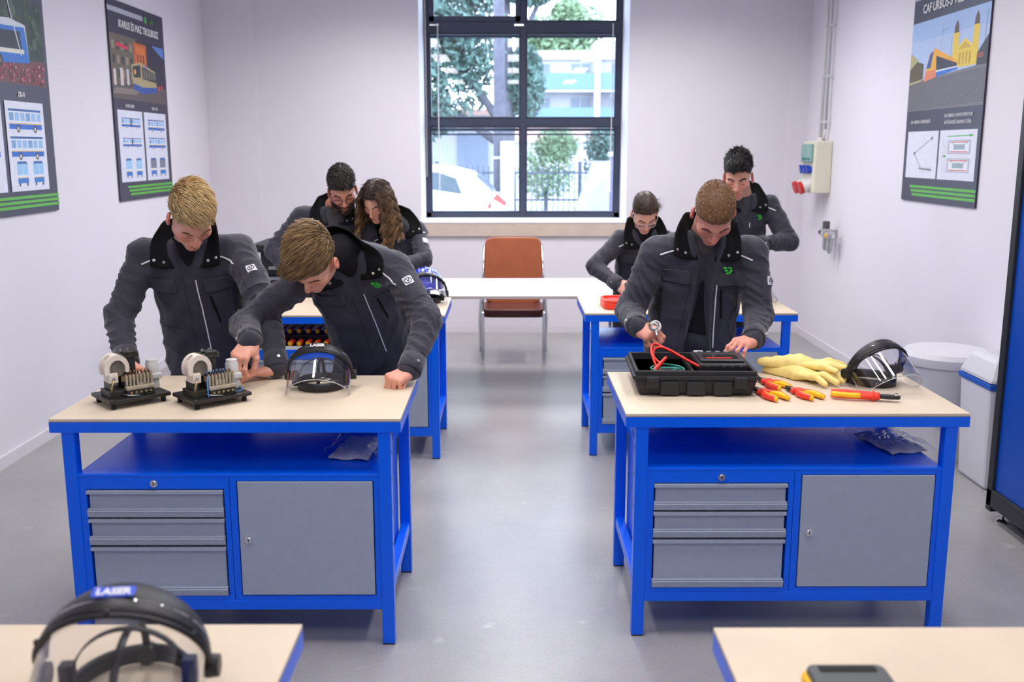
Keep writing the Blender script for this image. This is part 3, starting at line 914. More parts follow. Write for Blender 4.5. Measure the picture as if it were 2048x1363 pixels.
# --- left wall, nearest: trolleybus among red flowers
pa = Poster('left wall poster nearest the camera, blue trolleybus among red flowers, cut off', 5.18, 6.36, 1.395, 2.82, -1)
pa.rect(.0, .96, .135, .475, (34, 52, 38))
rg = random.Random(3)
for k in range(170):
    u, v = rg.uniform(.02, .94), rg.uniform(.14, .37)
    g = rg.randint(35, 90)
    pa.disc(u, v, rg.uniform(.012, .035), (g - 15, g + 8, g - 18), 6)
pa.poly([(0, .41), (.96, .37), (.96, .475), (0, .475)], (110, 60, 62))
for k in range(330):
    u, v = rg.uniform(.0, .95), rg.uniform(.395, .470)
    pa.disc(u, v, rg.uniform(.006, .012), rg.choice([(150, 40, 70), (175, 70, 95), (120, 35, 50), (205, 130, 145), (90, 60, 45)]), 5)
pa.poly([(.05, .255), (.62, .22), (.78, .235), (.80, .385), (.05, .42)], (205, 212, 222))
pa.poly([(.05, .27), (.77, .245), (.80, .385), (.05, .42)], (38, 110, 200))
pa.poly([(.06, .285), (.72, .265), (.73, .335), (.06, .355)], (28, 34, 48))
pa.poly([(.06, .355), (.75, .335), (.75, .352), (.06, .372)], (222, 218, 205))
pa.disc(.50, .390, .035, (25, 25, 28)); pa.disc(.50, .390, .018, (130, 110, 100))
pa.line((.62, .15), (.72, .36), .012, (200, 205, 215)); pa.line((.22, .15), (.25, .22), .012, (190, 195, 205))
pa.line((.05, .21), (.50, .165), .008, (220, 210, 50)); pa.line((.05, .195), (.48, .155), .006, (220, 210, 50))
for (a, b) in ((.04, .46), (.50, .90)):
    pa.rect(a, b, .545, .905, (222, 226, 240))
bus_side(pa, .53, .87, .575, .665); bus_side(pa, .53, .87, .685, .775)
bus_front(pa, .57, .68, .785, .885); bus_front(pa, .74, .85, .785, .885)
bus_side(pa, .08, .42, .575, .665); bus_side(pa, .08, .42, .685, .775)
pa.stripes(.12)
pa.text('ZIU-9', .68, .525, .038, M_txt, bold=.001)
pa.done()

# --- left wall, farther: night tram street
pb = Poster('left wall poster nearer the window, lit evening street and bus drawings', 7.38, 8.54, 1.395, 2.835, -1)
pb.rect(.0, .60, .035, .060, (176, 178, 194))
pb.disc(.655, .05, .030, (70, 175, 75), 6)
pb.text('DKV', .76, .062, .045, M_txtg)
pb.text('IKARUS ÉS MAZ TROLIBUSZ', .52, .128, .076, M_txt, sx=.90, bold=.0015)
pb.rect(.0, .97, .165, .485, (62, 54, 62))
pb.poly([(0, .165), (.45, .165), (.40, .40), (0, .42)], (104, 96, 84))
for k in range(5):
    for j in range(3):
        pb.rect(.03 + k * .075, .07 + k * .075, .20 + j * .07, .24 + j * .07, (58, 54, 56) if (j + k) % 2 else (150, 138, 118))
pb.poly([(.10, .205), (.30, .215), (.30, .232), (.10, .224)], (214, 50, 80))
pb.poly([(.03, .34), (.07, .34), (.07, .42), (.03, .42)], (210, 200, 196)); pb.poly([(.14, .33), (.19, .33), (.19, .42), (.14, .42)], (206, 196, 192)); pb.poly([(.25, .33), (.29, .33), (.29, .41), (.25, .41)], (200, 192, 200))
pb.rect(.40, .63, .185, .36, (196, 98, 44)); pb.rect(.44, .60, .20, .34, (214, 116, 52))
for k in range(3): pb.rect(.455 + k * .05, .48 + k * .05, .24, .32, (120, 52, 30))
pb.poly([(.63, .165), (.97, .165), (.97, .40), (.63, .38)], (48, 48, 66))
pb.poly([(.74, .175), (.97, .175), (.97, .235), (.86, .21)], (92, 130, 205))
pb.poly([(.0, .42), (.97, .40), (.97, .485), (0, .485)], (92, 84, 84)); pb.poly([(.05, .43), (.50, .425), (.40, .455), (.0, .46)], (130, 118, 112))
pb.poly([(.34, .30), (.50, .28), (.78, .315), (.80, .425), (.52, .445), (.36, .425)], (172, 158, 118))
pb.poly([(.36, .395), (.52, .41), (.80, .40), (.80, .425), (.52, .445), (.36, .425)], (46, 84, 165))
pb.poly([(.36, .31), (.50, .295), (.50, .36), (.37, .365)], (46, 52, 60)); pb.poly([(.53, .30), (.78, .325), (.79, .375), (.53, .365)], (52, 54, 58))
for k in range(5): pb.poly([(.55 + k * .048, .312 + k * .003), (.585 + k * .048, .315 + k * .003), (.585 + k * .048, .362), (.55 + k * .048, .360)], (112, 112, 104))
pb.disc(.40, .335, .02, (240, 180, 110)); pb.disc(.60, .30, .015, (70, 110, 190)); pb.disc(.84, .40, .02, (205, 60, 60)); pb.disc(.90, .395, .02, (190, 60, 70))
for (a, b) in ((.045, .475), (.505, .935)):
    pb.rect(a, b, .540, .905, (216, 220, 236))
pb.text('IKARUS 280T', .26, .525, .034, M_txt); pb.text('MAZ 103T', .72, .525, .034, M_txt)
bus_side(pb, .10, .43, .578, .628, art=True); bus_side(pb, .10, .43, .680, .728, art=True)
bus_side(pb, .57, .90, .578, .640); bus_side(pb, .57, .90, .675, .735)
for (a, b) in ((.13, .23), (.31, .41)): bus_front(pb, a, b, .785, .885)
for (a, b) in ((.58, .69), (.76, .87)): bus_front(pb, a, b, .785, .885, True)
pb.stripes(.13)
pb.done()

# --- right wall: tram and yellow church
pc = Poster('right wall poster of an orange tram before a yellow twin towered church', 6.07, 7.22, 1.42, 2.86, 1)
pc.rect(.0, .62, .035, .060, (176, 178, 194)); pc.disc(.68, .05, .030, (70, 175, 75), 6)
pc.text('CAF URBOS-3 VILLAMOS', .50, .128, .082, M_txt, sx=.92, bold=.0015)
pc.rect(.0, 1.0, .165, .575, (176, 198, 232))
pc.rect(.0, 1.0, .165, .25, (160, 188, 230))
pc.poly([(0, .44), (1, .405), (1, .575), (0, .575)], (116, 114, 122))
for k in range(26):
    v = .45 + .125 * (k / 26) ** 1.4
    pc.line((0, v), (1, v - .03 + .02 * k / 26), .0022 + .00012 * k, (90, 88, 96))
for k in range(30):
    u = -.4 + k * .06
    pc.line((.5 + (u - .1) * .42, .432), (max(0.0, min(1.0, u)), .575), .0020, (98, 96, 104)) if 0 <= .5 + (u - .1) * .42 <= 1 else None
pc.poly([(.0, .30), (.12, .34), (.18, .44), (0, .45)], (178, 172, 120)); pc.poly([(.0, .38), (.10, .345), (.20, .36), (.20, .43), (0, .44)], (88, 78, 48))
pc.rect(.58, .88, .335, .405, (228, 196, 46)); pc.poly([(.60, .335), (.73, .285), (.86, .335)], (238, 208, 60)); pc.poly([(.64, .330), (.73, .298), (.82, .330)], (206, 172, 40))
pc.rect(.58, .65, .255, .405, (232, 200, 50)); pc.rect(.82, .89, .240, .405, (232, 200, 50))
for u in (.615, .855):
    v = .255 if u < .7 else .240
    pc.poly([(u - .03, v), (u - .025, v - .03), (u, v - .055), (u + .025, v - .03), (u + .03, v)], (92, 62, 58))
for k in range(4): pc.rect(.67 + k * .04, .685 + k * .04, .345, .395, (176, 140, 30))
pc.poly([(.88, .36), (1, .29), (1, .41), (.88, .41)], (44, 46, 50)); pc.rect(.885, .95, .36, .38, (150, 74, 50))
pc.poly([(.22, .43), (.27, .325), (.35, .300), (.66, .375), (.66, .408), (.40, .425), (.22, .445)], (236, 170, 40))
pc.poly([(.24, .385), (.285, .32), (.33, .31), (.30, .385)], (52, 84, 150)); pc.poly([(.37, .335), (.65, .385), (.65, .402), (.38, .400)], (40, 42, 60))
pc.poly([(.24, .40), (.37, .395), (.37, .43), (.22, .445)], (226, 128, 88)); pc.poly([(.38, .405), (.66, .400), (.66, .412), (.38, .430)], (44, 110, 200)); pc.poly([(.38, .400), (.66, .397), (.66, .402), (.38, .408)], (226, 228, 236))
pc.line((.44, .20), (.42, .31), .004, (120, 130, 150)); pc.line((.42, .235), (.50, .225), .003, (120, 130, 150)); pc.line((.56, .26), (.56, .38), .003, (90, 90, 90)); pc.line((.97, .19), (.95, .40), .005, (70, 74, 84))
pc.text('CAF URBOS-3 ÁRAMSZEDŐ', .22, .635, .030, M_txt); pc.text('CAF URBOS-3 VONTATÓMOTOR', .72, .615, .030, M_txt); pc.text('HŰTŐLEVEGŐ ÁRAMOLTATÁSA', .72, .645, .030, M_txt)
for (a, b) in ((.045, .485), (.505, .965)): pc.rect(a, b, .672, .890, (220, 222, 234))
pc.line((.16, .775), (.40, .705), .006, (120, 122, 136)); pc.line((.16, .775), (.27, .845), .006, (120, 122, 136)); pc.line((.24, .845), (.42, .85), .010, (110, 112, 126)); pc.disc(.16, .775, .012, (70, 70, 80)); pc.disc(.40, .705, .012, (70, 70, 80))
for k in range(7): pc.line((.25 + k * .025, .835), (.26 + k * .025, .865), .003, (90, 92, 104))
for v in (.715, .795):
    pc.rect(.62, .90, v, v + .062, (176, 182, 196)); pc.rect(.64, .88, v + .006, v + .056, (226, 228, 236))
    pc.line((.65, v + .010), (.87, v + .010), .006, (205, 70, 70)); pc.line((.65, v + .052), (.87, v + .052), .006, (205, 70, 70)); pc.rect(.69, .83, v + .02, v + .042, (150, 170, 178))
    pc.line((.64, v + .006), (.69, v + .02), .003, (120, 120, 130)); pc.line((.88, v + .006), (.83, v + .02), .003, (120, 120, 130))
pc.line((.60, .700), (.90, .697), .006, (90, 180, 70)); pc.poly([(.88, .690), (.93, .697), (.88, .704)], (60, 160, 60)); pc.poly([(.60, .782), (.54, .786), (.60, .792)], (60, 160, 60))
for k in range(3): pc.line((.56 + k * .02, .71), (.56 + k * .02, .86), .002, (140, 142, 154))
pc.stripes(.12)
pc.done()

# ================================================================== IMPLICIT SURFACES FOR PEOPLE
F32 = np.float32
def smin(a, b, k):
    h = np.clip(0.5 + 0.5 * (b - a) / k, 0, 1)
    return b * (1 - h) + a * h - k * h * (1 - h)

class Field:
    def __init__(self, lo, hi, h):
        self.h = h
        self.lo = np.array(lo, float) - 3 * h
        n = np.ceil((np.array(hi) - self.lo) / h).astype(int) + 4
        self.n = n
        self.ax = [(self.lo[i] + h * np.arange(n[i])).astype(F32) for i in range(3)]
        self.D = np.full(tuple(n), 0.5, F32)
    def _sl(self, lo, hi):
        a = np.clip(np.floor((np.array(lo) - self.lo) / self.h).astype(int), 0, self.n - 1)
        b = np.clip(np.ceil((np.array(hi) - self.lo) / self.h).astype(int) + 1, 1, self.n)
        return tuple(slice(a[i], max(b[i], a[i] + 1)) for i in range(3))
    def op(self, fn, lo, hi, k, sub=False):
        m = k + 2 * self.h + 0.01
        sl = self._sl(np.array(lo) - m, np.array(hi) + m)
        X = self.ax[0][sl[0]][:, None, None]; Y = self.ax[1][sl[1]][None, :, None]; Z = self.ax[2][sl[2]][None, None, :]
        d = fn(X, Y, Z)
        if sub:
            self.D[sl] = -smin(-self.D[sl], d, k)
        else:
            self.D[sl] = smin(self.D[sl], d, k)
    # primitives ------------------------------------------------
    def cone(self, a, b, ra, rb, k=0.01, sub=False, sc=None):
        a, b = np.array(a, float), np.array(b, float)
        ba = b - a; l2 = max(ba @ ba, 1e-9)
        r = max(ra, rb)
        def fn(X, Y, Z):
            px, py, pz = X - a[0], Y - a[1], Z - a[2]
            t = np.clip((px * ba[0] + py * ba[1] + pz * ba[2]) / l2, 0, 1)
            return np.sqrt((px - t * ba[0]) ** 2 + (py - t * ba[1]) ** 2 + (pz - t * ba[2]) ** 2) - (ra + (rb - ra) * t)
        self.op(fn, np.minimum(a, b) - r, np.maximum(a, b) + r, k, sub)
    def ell(self, c, r, k=0.01, sub=False, Rm=None):
        c = np.array(c, float); r = np.array(r if isinstance(r, (tuple, list)) else (r, r, r), float)
        Rm = np.eye(3) if Rm is None else np.array(Rm)
        def fn(X, Y, Z):
            x, y, z = X - c[0], Y - c[1], Z - c[2]
            q = [Rm[0, i] * x + Rm[1, i] * y + Rm[2, i] * z for i in range(3)]
            k0 = np.sqrt((q[0] / r[0]) ** 2 + (q[1] / r[1]) ** 2 + (q[2] / r[2]) ** 2)
            k1 = np.sqrt((q[0] / r[0] ** 2) ** 2 + (q[1] / r[1] ** 2) ** 2 + (q[2] / r[2] ** 2) ** 2) + 1e-6
            return k0 * (k0 - 1) / k1
        m = r.max()
        self.op(fn, c - m, c + m, k, sub)
    def mesh(self):
        D = self.D; h = self.h
        S = D < 0
        n = np.array(D.shape) - 1
        corners = [(i, j, k) for i in (0, 1) for j in (0, 1) for k in (0, 1)]
        cnt = np.zeros(tuple(n), np.int8)
        for (i, j, k) in corners:
            cnt += S[i:i + n[0], j:j + n[1], k:k + n[2]]
        act = (cnt > 0) & (cnt < 8)
        idx = np.argwhere(act)
        vid = np.full(tuple(n), -1, np.int64)
        vid[act] = np.arange(len(idx))
        acc = np.zeros((len(idx), 3)); num = np.zeros(len(idx))
        for ax in range(3):
            for c in [c for c in corners if c[ax] == 0]:
                e = list(c); e[ax] = 1
                i0 = idx + c; i1 = idx + e
                d0 = D[i0[:, 0], i0[:, 1], i0[:, 2]]; d1 = D[i1[:, 0], i1[:, 1], i1[:, 2]]
                m = (d0 < 0) != (d1 < 0)
                t = d0[m] / (d0[m] - d1[m])
                p = i0[m].astype(float); p[:, ax] += t
                acc[m] += p; num[m] += 1
        V = self.lo + h * (acc / num[:, None])
        faces = []
        for ax in range(3):
            b, c = [(1, 2), (2, 0), (0, 1)][ax]
            sh = [slice(None)] * 3; sh2 = [slice(None)] * 3
            sh[ax] = slice(0, -1); sh2[ax] = slice(1, None)
            diff = S[tuple(sh)] != S[tuple(sh2)]
            e = np.argwhere(diff)
            ok = (e[:, b] > 0) & (e[:, c] > 0) & (e[:, b] < n[b]) & (e[:, c] < n[c])
            e = e[ok]
            inside = S[e[:, 0], e[:, 1], e[:, 2]]
            def vv(db, dc):
                q = e.copy(); q[:, b] += db; q[:, c] += dc
                return vid[q[:, 0], q[:, 1], q[:, 2]]
            f = np.stack([vv(-1, -1), vv(0, -1), vv(0, 0), vv(-1, 0)], 1)
            f[~inside] = f[~inside][:, ::-1]
            faces.append(f)
        Fc = np.concatenate(faces)
        return V, Fc[(Fc >= 0).all(1)]

def mesh_obj(name, V, Fc, m, parent, cols=None, smooth=True):
    me = bpy.data.meshes.new(name)
    me.from_pydata(np.asarray(V).tolist(), [], np.asarray(Fc).tolist() if isinstance(Fc, np.ndarray) else Fc)
    if cols is not None:
        at = me.color_attributes.new('Col', 'FLOAT_COLOR', 'POINT')
        a = np.ones((len(V), 4), F32); a[:, :3] = cols
        at.data.foreach_set('color', a.ravel())
    if smooth:
        me.polygons.foreach_set('use_smooth', np.ones(len(me.polygons), bool))
    me.materials.append(m)
    me.update()
    o = bpy.data.objects.new(name, me)
    COL.objects.link(o)
    if parent is not None:
        o.parent = parent
    return o

def npm(M):
    return np.array([[M[i][j] for j in range(4)] for i in range(4)])
def xf(M, V):
    return V @ M[:3, :3].T + M[:3, 3]
def unit(v):
    v = np.array(v, float)
    return v / (np.linalg.norm(v) + 1e-12)

# ------------------------------------------------------------------ head
def head_mesh(neck_local, P):
    f = Field((-.105, -.15, -.17), (.105, .135, .16), .0032)
    jw = P.get('jaw', 1.0)
    f.ell((0, -.012, .055), (.077, .098, .088), .01)
    f.ell((0, .022, -.015), (.064 * jw, .072, .092), .03)
    for s in (-1, 1):
        f.cone((s * .046 * jw, .012, -.055), (s * .012, .072, -.090), .022, .017, .022)
        f.ell((s * .042, .060, -.012), (.024, .024, .022), .022)
    f.ell((0, .076, -.092), (.022, .017, .017), .016)
    f.cone((-.042, .070, .028), (0, .084, .030), .012, .012, .014); f.cone((.042, .070, .028), (0, .084, .030), .012, .012, .014)
    for s in (-1, 1):
        f.ell((s * .034, .098, .008), (.019, .014, .012), .012, sub=True)
        f.ell((s * .033, .0735, .006), (.0155, .0150, .0135), .004)
    f.cone((0, .086, .024), (0, .111, -.022), .0075, .0105, .010)
    f.ell((0, .110, -.026), (.0115, .0115, .0095), .006)
    for s in (-1, 1):
        f.ell((s * .0125, .098, -.030), (.0075, .0105, .0075), .006)
        f.ell((s * .0055, .106, -.037), (.003, .005, .003), .003, sub=True)
    f.ell((0, .078, -.060), (.030, .019, .024), .016)
    for s in (-1, 1):
        f.cone((s * .022, .086, -.0575), (s * .003, .0985, -.0545), .0035, .0055, .004)
        f.cone((s * .019, .087, -.0625), (0, .0965, -.0670), .0035, .0065, .004)
    f.cone((-.021, .0975, -.0600), (.021, .0975, -.0600), .0016, .0016, .003, sub=True)
    for s in (-1, 1):
        Rm = np.array(Matrix.Rotation(s * R(-18), 3, 'Z') @ Matrix.Rotation(R(-8), 3, 'X'))
        f.ell((s * .083, -.012, -.002), (.0085, .021, .033), .006, Rm=Rm)
        f.ell((s * .091, -.008, .004), (.0060, .0115, .019), .005, sub=True, Rm=Rm)
        f.ell((s * .083, -.004, -.028), (.007, .009, .009), .006)
    nl = np.array(neck_local)
    f.cone((0, -.028, -.045), nl, .054 * P.get('neckw', 1), .060 * P.get('neckw', 1), .03)
    V, Fc = f.mesh()
    x, y, z = V[:, 0], V[:, 1], V[:, 2]
    base = np.array(P.get('skin', srgb(226, 172, 150)))
    C = np.tile(base, (len(V), 1))
    def blob(c, r, col, amt):
        d = np.sqrt((np.abs(x) - c[0]) ** 2 + (y - c[1]) ** 2 + (z - c[2]) ** 2) / r
        w = np.clip(1 - d, 0, 1)[:, None] ** .7 * amt
        C[:] = C * (1 - w) + np.array(col) * w
    red = base * np.array([1.02, .62, .60])
    blob((.042, .075, -.018), .045, red, P.get('flush', .6))
    blob((0, .112, -.024), .026, red, .6)
    blob((.085, -.01, 0), .04, base * np.array([1.05, .58, .52]), .8)
    blob((.033, .085, .008), .020, base * np.array([.72, .52, .50]), .45)
    lip = base * np.array([.90, .42, .42])
    lm = (np.abs(x) < .024) & (y > .078) & (z > -.073) & (z < -.0515)
    w = np.clip(1 - ((x / .026) ** 2 + ((z + .061) / .012) ** 2), 0, 1)[:, None] * lm[:, None]
    C[:] = C * (1 - w * .9) + lip * w * .9
    # lash lines
    w = np.exp(-(((np.abs(x) - .034) / .012) ** 2 + ((z + .001) / .0024) ** 2)) * (y > .07)
    C[:] = C * (1 - .75 * w[:, None]) + np.array([.03, .02, .02]) * .75 * w[:, None]
    hc = np.array(P['haircol'])
    bd = P.get('beard', 0.0)
    if bd:
        w = np.clip((-.028 - z - .35 * np.clip(.04 - y, 0, .1)) / .02, 0, 1) * np.clip((y + .02) / .03, 0, 1) * np.clip((z + .135) / .03, 0, 1)
        w = w * (1 - np.clip(1 - ((x / .022) ** 2 + ((z + .061) / .009) ** 2), 0, 1))
        C[:] = C * (1 - bd * w[:, None]) + hc * .9 * bd * w[:, None]
    # short-cropped scalp tint
    zl = hairline(y, P)
    w = np.clip((z - zl) / .014, 0, 1) * P.get('scalp', .55)
    ear = (np.abs(x) > .079) & (z < .034)
    w = np.where(ear, 0, w)
    C[:] = C * (1 - w[:, None]) + hc * w[:, None]
    return V, Fc, C

def hairline(y, P):
    fz = P.get('front', .088)
    return np.interp(y, [-.13, -.085, -.045, -.012, .016, .028, .045, .062, .085, .10], [-.075, -.07, -.045, .010, .016, .045, .058, fz - .012, fz, fz + .004])

# ------------------------------------------------------------------ hair
def hair_cap(P):
    f = Field((-.13, -.15, -.10), (.13, .15, .21), .005)
    tt, st = P.get('top', .02), P.get('side', .004)
    off = P.get('capoff', (0, 0, 0))
    f.ell((off[0], -.012 + off[1], .055 + off[2] + tt * .5), (.077 + st, .098 + st + tt * .3, .088 + tt * .5), .01)
    for (c, r) in P.get('lumps', []):
        f.ell(c, r, .02)
    X = f.ax[0][:, None, None]; Y = f.ax[1][None, :, None]; Z = f.ax[2][None, None, :]
    cut = hairline(Y, P) - Z + P.get('cutoff', 0.0)
    cut = cut + np.where((np.abs(X) > .07) & (Y > -.035) & (Y < .02), (.040 - Z) * .0, 0)
    f.D = np.maximum(f.D, np.broadcast_to(cut, f.D.shape) * .85).astype(F32)
    a = P.get('rough', .0025)
    f.D = f.D + a * (np.sin(X * 190 + 2 * np.sin(Y * 80)) * np.sin(Y * 150 + 1.5 * np.sin(Z * 90)) * np.sin(Z * 170 + X * 60))
    # ear cut-outs
    return f.mesh()

def strands(roots, dirs, L, P, rg, nseg=4, flow=None, grav=0.0, rad=.0013, wav=0.0, wfreq=60):
    """array of hair strands -> one mesh of thin three-sided tubes"""
    n = len(roots)
    pts = [roots]
    d = dirs.copy()
    p = roots.copy()
    ph = rg.uniform(0, 6.28, n)
    for s in range(nseg):
        st = (L / nseg)[:, None]
        p = p + d * st
        if wav:
            off = np.stack([np.sin(ph + s * wfreq * .02), np.cos(ph * 1.7 + s * wfreq * .02), np.sin(ph * .6 + s * wfreq * .015)], 1) * wav
            p = p + off
        pts.append(p)
        if flow is not None:
            d = d + flow(p) * .45
        d = d + np.array([0, 0, -grav])
        d = d + rg.normal(0, P.get('mess', .06), d.shape)
        d /= np.linalg.norm(d, axis=1)[:, None] + 1e-9
    pts = np.stack(pts, 1)                       # n, nseg+1, 3
    tan = np.gradient(pts, axis=1)
    tan /= np.linalg.norm(tan, axis=2)[..., None] + 1e-9
    ref = np.where(np.abs(tan[..., 2:3]) < .9, np.array([0, 0, 1.0]), np.array([1.0, 0, 0]))
    a = np.cross(tan, ref); a /= np.linalg.norm(a, axis=2)[..., None] + 1e-9
    b = np.cross(tan, a)
    prof = np.interp(np.linspace(0, 1, nseg + 1), [0, .5, 1], [1, .85, .2])
    rr = rad * prof[None, :, None] * rg.uniform(.7, 1.3, (n, 1, 1))
    ring = [pts + rr * (a * math.cos(t) + b * math.sin(t)) for t in (0, 2.094, 4.189)]
    V = np.stack(ring, 2).reshape(-1, 3)          # n,(nseg+1),3
    m = nseg + 1
    base = (np.arange(n) * m * 3)[:, None, None, None]
    sg = (np.arange(nseg) * 3)[None, :, None, None]
    q = np.array([[0, 1, 4, 3], [1, 2, 5, 4], [2, 0, 3, 5]])[None, None]
    Fc = (base + sg + q).reshape(-1, 4)
    hc = np.array(P['haircol'])
    tone = rg.uniform(.55, 1.45, (n, 1)) * np.ones((n, 3))
    col = np.clip(hc * tone + rg.normal(0, .01, (n, 1)) * hc, 0, 1)
    if P.get('hairlight') is not None:
        w = (rg.random((n, 1)) < P.get('lightfrac', .35)) * 1.0
        col = col * (1 - w) + np.array(P['hairlight']) * w
    C = np.repeat(col, m * 3, axis=0)
    return V, Fc, C

def merge(parts):
    Vs, Fs, Cs, o = [], [], [], 0
    for V, Fc, C in parts:
        Vs.append(V); Fs.append(Fc + o); Cs.append(C); o += len(V)
    return np.concatenate(Vs), np.concatenate(Fs), np.concatenate(Cs)

def sample_surface(V, Fc, n, rg, mask=None):
    tri = np.concatenate([Fc[:, [0, 1, 2]], Fc[:, [0, 2, 3]]])
    A, B, Cc = V[tri[:, 0]], V[tri[:, 1]], V[tri[:, 2]]
    N = np.cross(B - A, Cc - A)
    ar = np.linalg.norm(N, axis=1)
    N = N / (ar[:, None] + 1e-12)
    if mask is not None:
        ar = ar * mask((A + B + Cc) / 3, N)
    i = rg.choice(len(tri), n, p=ar / ar.sum())
    r1, r2 = np.sqrt(rg.random((n, 1))), rg.random((n, 1))
    return A[i] * (1 - r1) + B[i] * r1 * (1 - r2) + Cc[i] * r1 * r2, N[i]

# ------------------------------------------------------------------ hand (right hand; mirror for left)
def hand_mesh(pose, skin):
    """local: wrist at origin, +y to the fingers, +z back of the hand, thumb towards -x"""
    f = Field((-.095, -.075, -.10), (.065, .215, .045), .0027)
    C0 = [(-.030, .086, .002), (-.009, .092, .004), (.012, .088, .003), (.031, .078, -.001)]
    LN = [(.044, .026, .021), (.049, .030, .022), (.045, .028, .021), (.035, .021, .019)]
    RD = [.0092, .0095, .0090, .0080]
    f.cone((-.011, -.022, 0), (-.010, .0, 0), .020, .020, .012); f.cone((.011, -.022, 0), (.010, 0, 0), .020, .020, .012)
    for i, c in enumerate(C0):
        f.cone(((-.014, -.005, .008, .015)[i], .005, -.002), c, .0165, .0125, .014)
    f.ell((-.026, .035, -.012), (.020, .032, .016), .014)
    f.ell((.022, .040, -.010), (.015, .036, .014), .014)
    tips = []
    for i, c in enumerate(C0):
        p = np.array(c, float)
        curl = pose['curl'][i]
        spread = R(pose.get('spread', (-5, 0, 5, 10))[i])
        a = 0.0
        for j, l in enumerate(LN[i]):
            a += R(curl[j])
            d = np.array([math.sin(spread) * math.cos(a), math.cos(spread) * math.cos(a), -math.sin(a)])
            q = p + d * l
            r0 = RD[i] * (1 - .08 * j); r1 = RD[i] * (1 - .08 * (j + 1))
            f.cone(p, q, r0, r1, .006 if j else .009)
            if j < 2:
                f.ell(q + np.array([0, 0, .0005]), r1 * 1.06, .004)
            p = q
        tips.append(p)
    th = pose.get('thumb', [(-.052, .046, -.016), (-.066, .078, -.022), (-.066, .104, -.026)])
    f.cone((-.020, .014, -.006), th[0], .0165, .0125, .014)
    f.cone(th[0], th[1], .0118, .0105, .007)
    f.cone(th[1], th[2], .0103, .0085, .006)
    V, Fc = f.mesh()
    base = np.array(skin)
    C = np.tile(base * np.array([1.0, .93, .92]), (len(V), 1))
    for i, c in enumerate(C0):
        d = np.linalg.norm(V - np.array(c) - np.array([0, 0, .01]), axis=1)
        w = np.clip(1 - d / .016, 0, 1)[:, None] * .4
        C = C * (1 - w) + base * np.array([.98, .66, .62]) * w
    for p in tips + [np.array(th[2])]:
        d = np.linalg.norm(V - p, axis=1)
        w = np.clip(1.2 - d / .015, 0, 1)[:, None] * .5
        C = C * (1 - w) + base * np.array([1.0, .70, .68]) * w
    return V, Fc, C

POSES = {
    'flat': dict(curl=[(4, 8, 6), (2, 8, 6), (4, 8, 6), (6, 10, 6)], spread=(-8, -1, 6, 14), thumb=[(-.050, .042, -.012), (-.074, .068, -.016), (-.088, .090, -.018)]),
    'rest': dict(curl=[(28, 32, 18), (26, 36, 20), (28, 38, 20), (32, 40, 22)], spread=(-6, 0, 5, 11), thumb=[(-.050, .046, -.022), (-.060, .074, -.036), (-.056, .098, -.046)]),
    'fist': dict(curl=[(72, 96, 55), (76, 98, 58), (78, 98, 58), (80, 95, 55)], spread=(-2, 0, 2, 4), thumb=[(-.046, .050, -.028), (-.040, .078, -.046), (-.014, .088, -.054)]),
    'grip': dict(curl=[(50, 62, 32), (54, 66, 34), (58, 70, 36), (62, 72, 36)], spread=(-3, 0, 3, 6), thumb=[(-.046, .050, -.030), (-.042, .078, -.052), (-.026, .098, -.066)]),
    'pinch': dict(curl=[(42, 40, 22), (44, 44, 24), (46, 48, 26), (50, 52, 28)], spread=(-4, 0, 3, 7), thumb=[(-.044, .052, -.036), (-.040, .080, -.064), (-.026, .102, -.084)]),
}

def ik(S, W, l1, l2, pole):
    S, W, pole = np.array(S, float), np.array(W, float), np.array(pole, float)
    d = W - S
    L = np.linalg.norm(d)
    if L > (l1 + l2) * .995:
        f = L / ((l1 + l2) * .995)
        l1, l2 = l1 * f, l2 * f
    dn = d / L
    a = (l1 * l1 - l2 * l2 + L * L) / (2 * L)
    h = math.sqrt(max(l1 * l1 - a * a, 0))
    q = pole - dn * (pole @ dn)
    return S + dn * a + unit(q) * h

M_skin = mat('skin', (0.7, 0.45, 0.36), 0.5, var=.05, vscale=60, attr=True, sss=.12, bump=.08, bscale=500)
M_hair = mat('hair', (0.3, 0.2, 0.1), 0.42, var=.06, vscale=60, attr=True, spec=.4)
M_jacket = mat('jacket_cloth', (0.036, 0.036, 0.052), 0.7, var=.10, vscale=14, bump=.35, bscale=700, sheen=.25, spec=.3)
M_jacket2 = mat('jacket_cloth_panels', (0.036, 0.036, 0.052), 0.7, var=.10, vscale=14, bump=.35, bscale=700, sheen=.25, spec=.3, attr=True)
M_jblack = mat('black_lining_cloth', (0.006, 0.007, 0.008), 0.8, var=.1, vscale=30, bump=.3, bscale=600, spec=.2)
M_shirt_g = mat('grey_tshirt', (0.085, 0.083, 0.092), 0.85, var=.1, vscale=20, bump=.2, bscale=600, spec=.2)
M_shirt_b = mat('black_tshirt', (0.012, 0.012, 0.015), 0.85, var=.1, vscale=20, bump=.2, bscale=600, spec=.2)
M_trous = mat('work_trousers', (0.030, 0.031, 0.043), 0.8, var=.1, vscale=14, bump=.3, bscale=600, spec=.2)
M_pipe = mat('reflective_piping', (0.80, 0.80, 0.82), 0.5, var=.02)
M_green = mat('logo_green', srgb(58, 190, 60), 0.6, var=.02)
M_snap = mat('snap_button', (0.55, 0.54, 0.50), 0.3, .9, var=.05)
M_shoe = mat('black_shoe', (0.012, 0.012, 0.013), 0.5, var=.1)
M_badge = mat('badge_white', (0.70, 0.71, 0.75), 0.6, var=.02)
M_seam_shade = mat('jacket_seam_and_shade', (0.030, 0.030, 0.040), 0.8, var=.05)  # seams, and the painted shade line below the pocket flaps

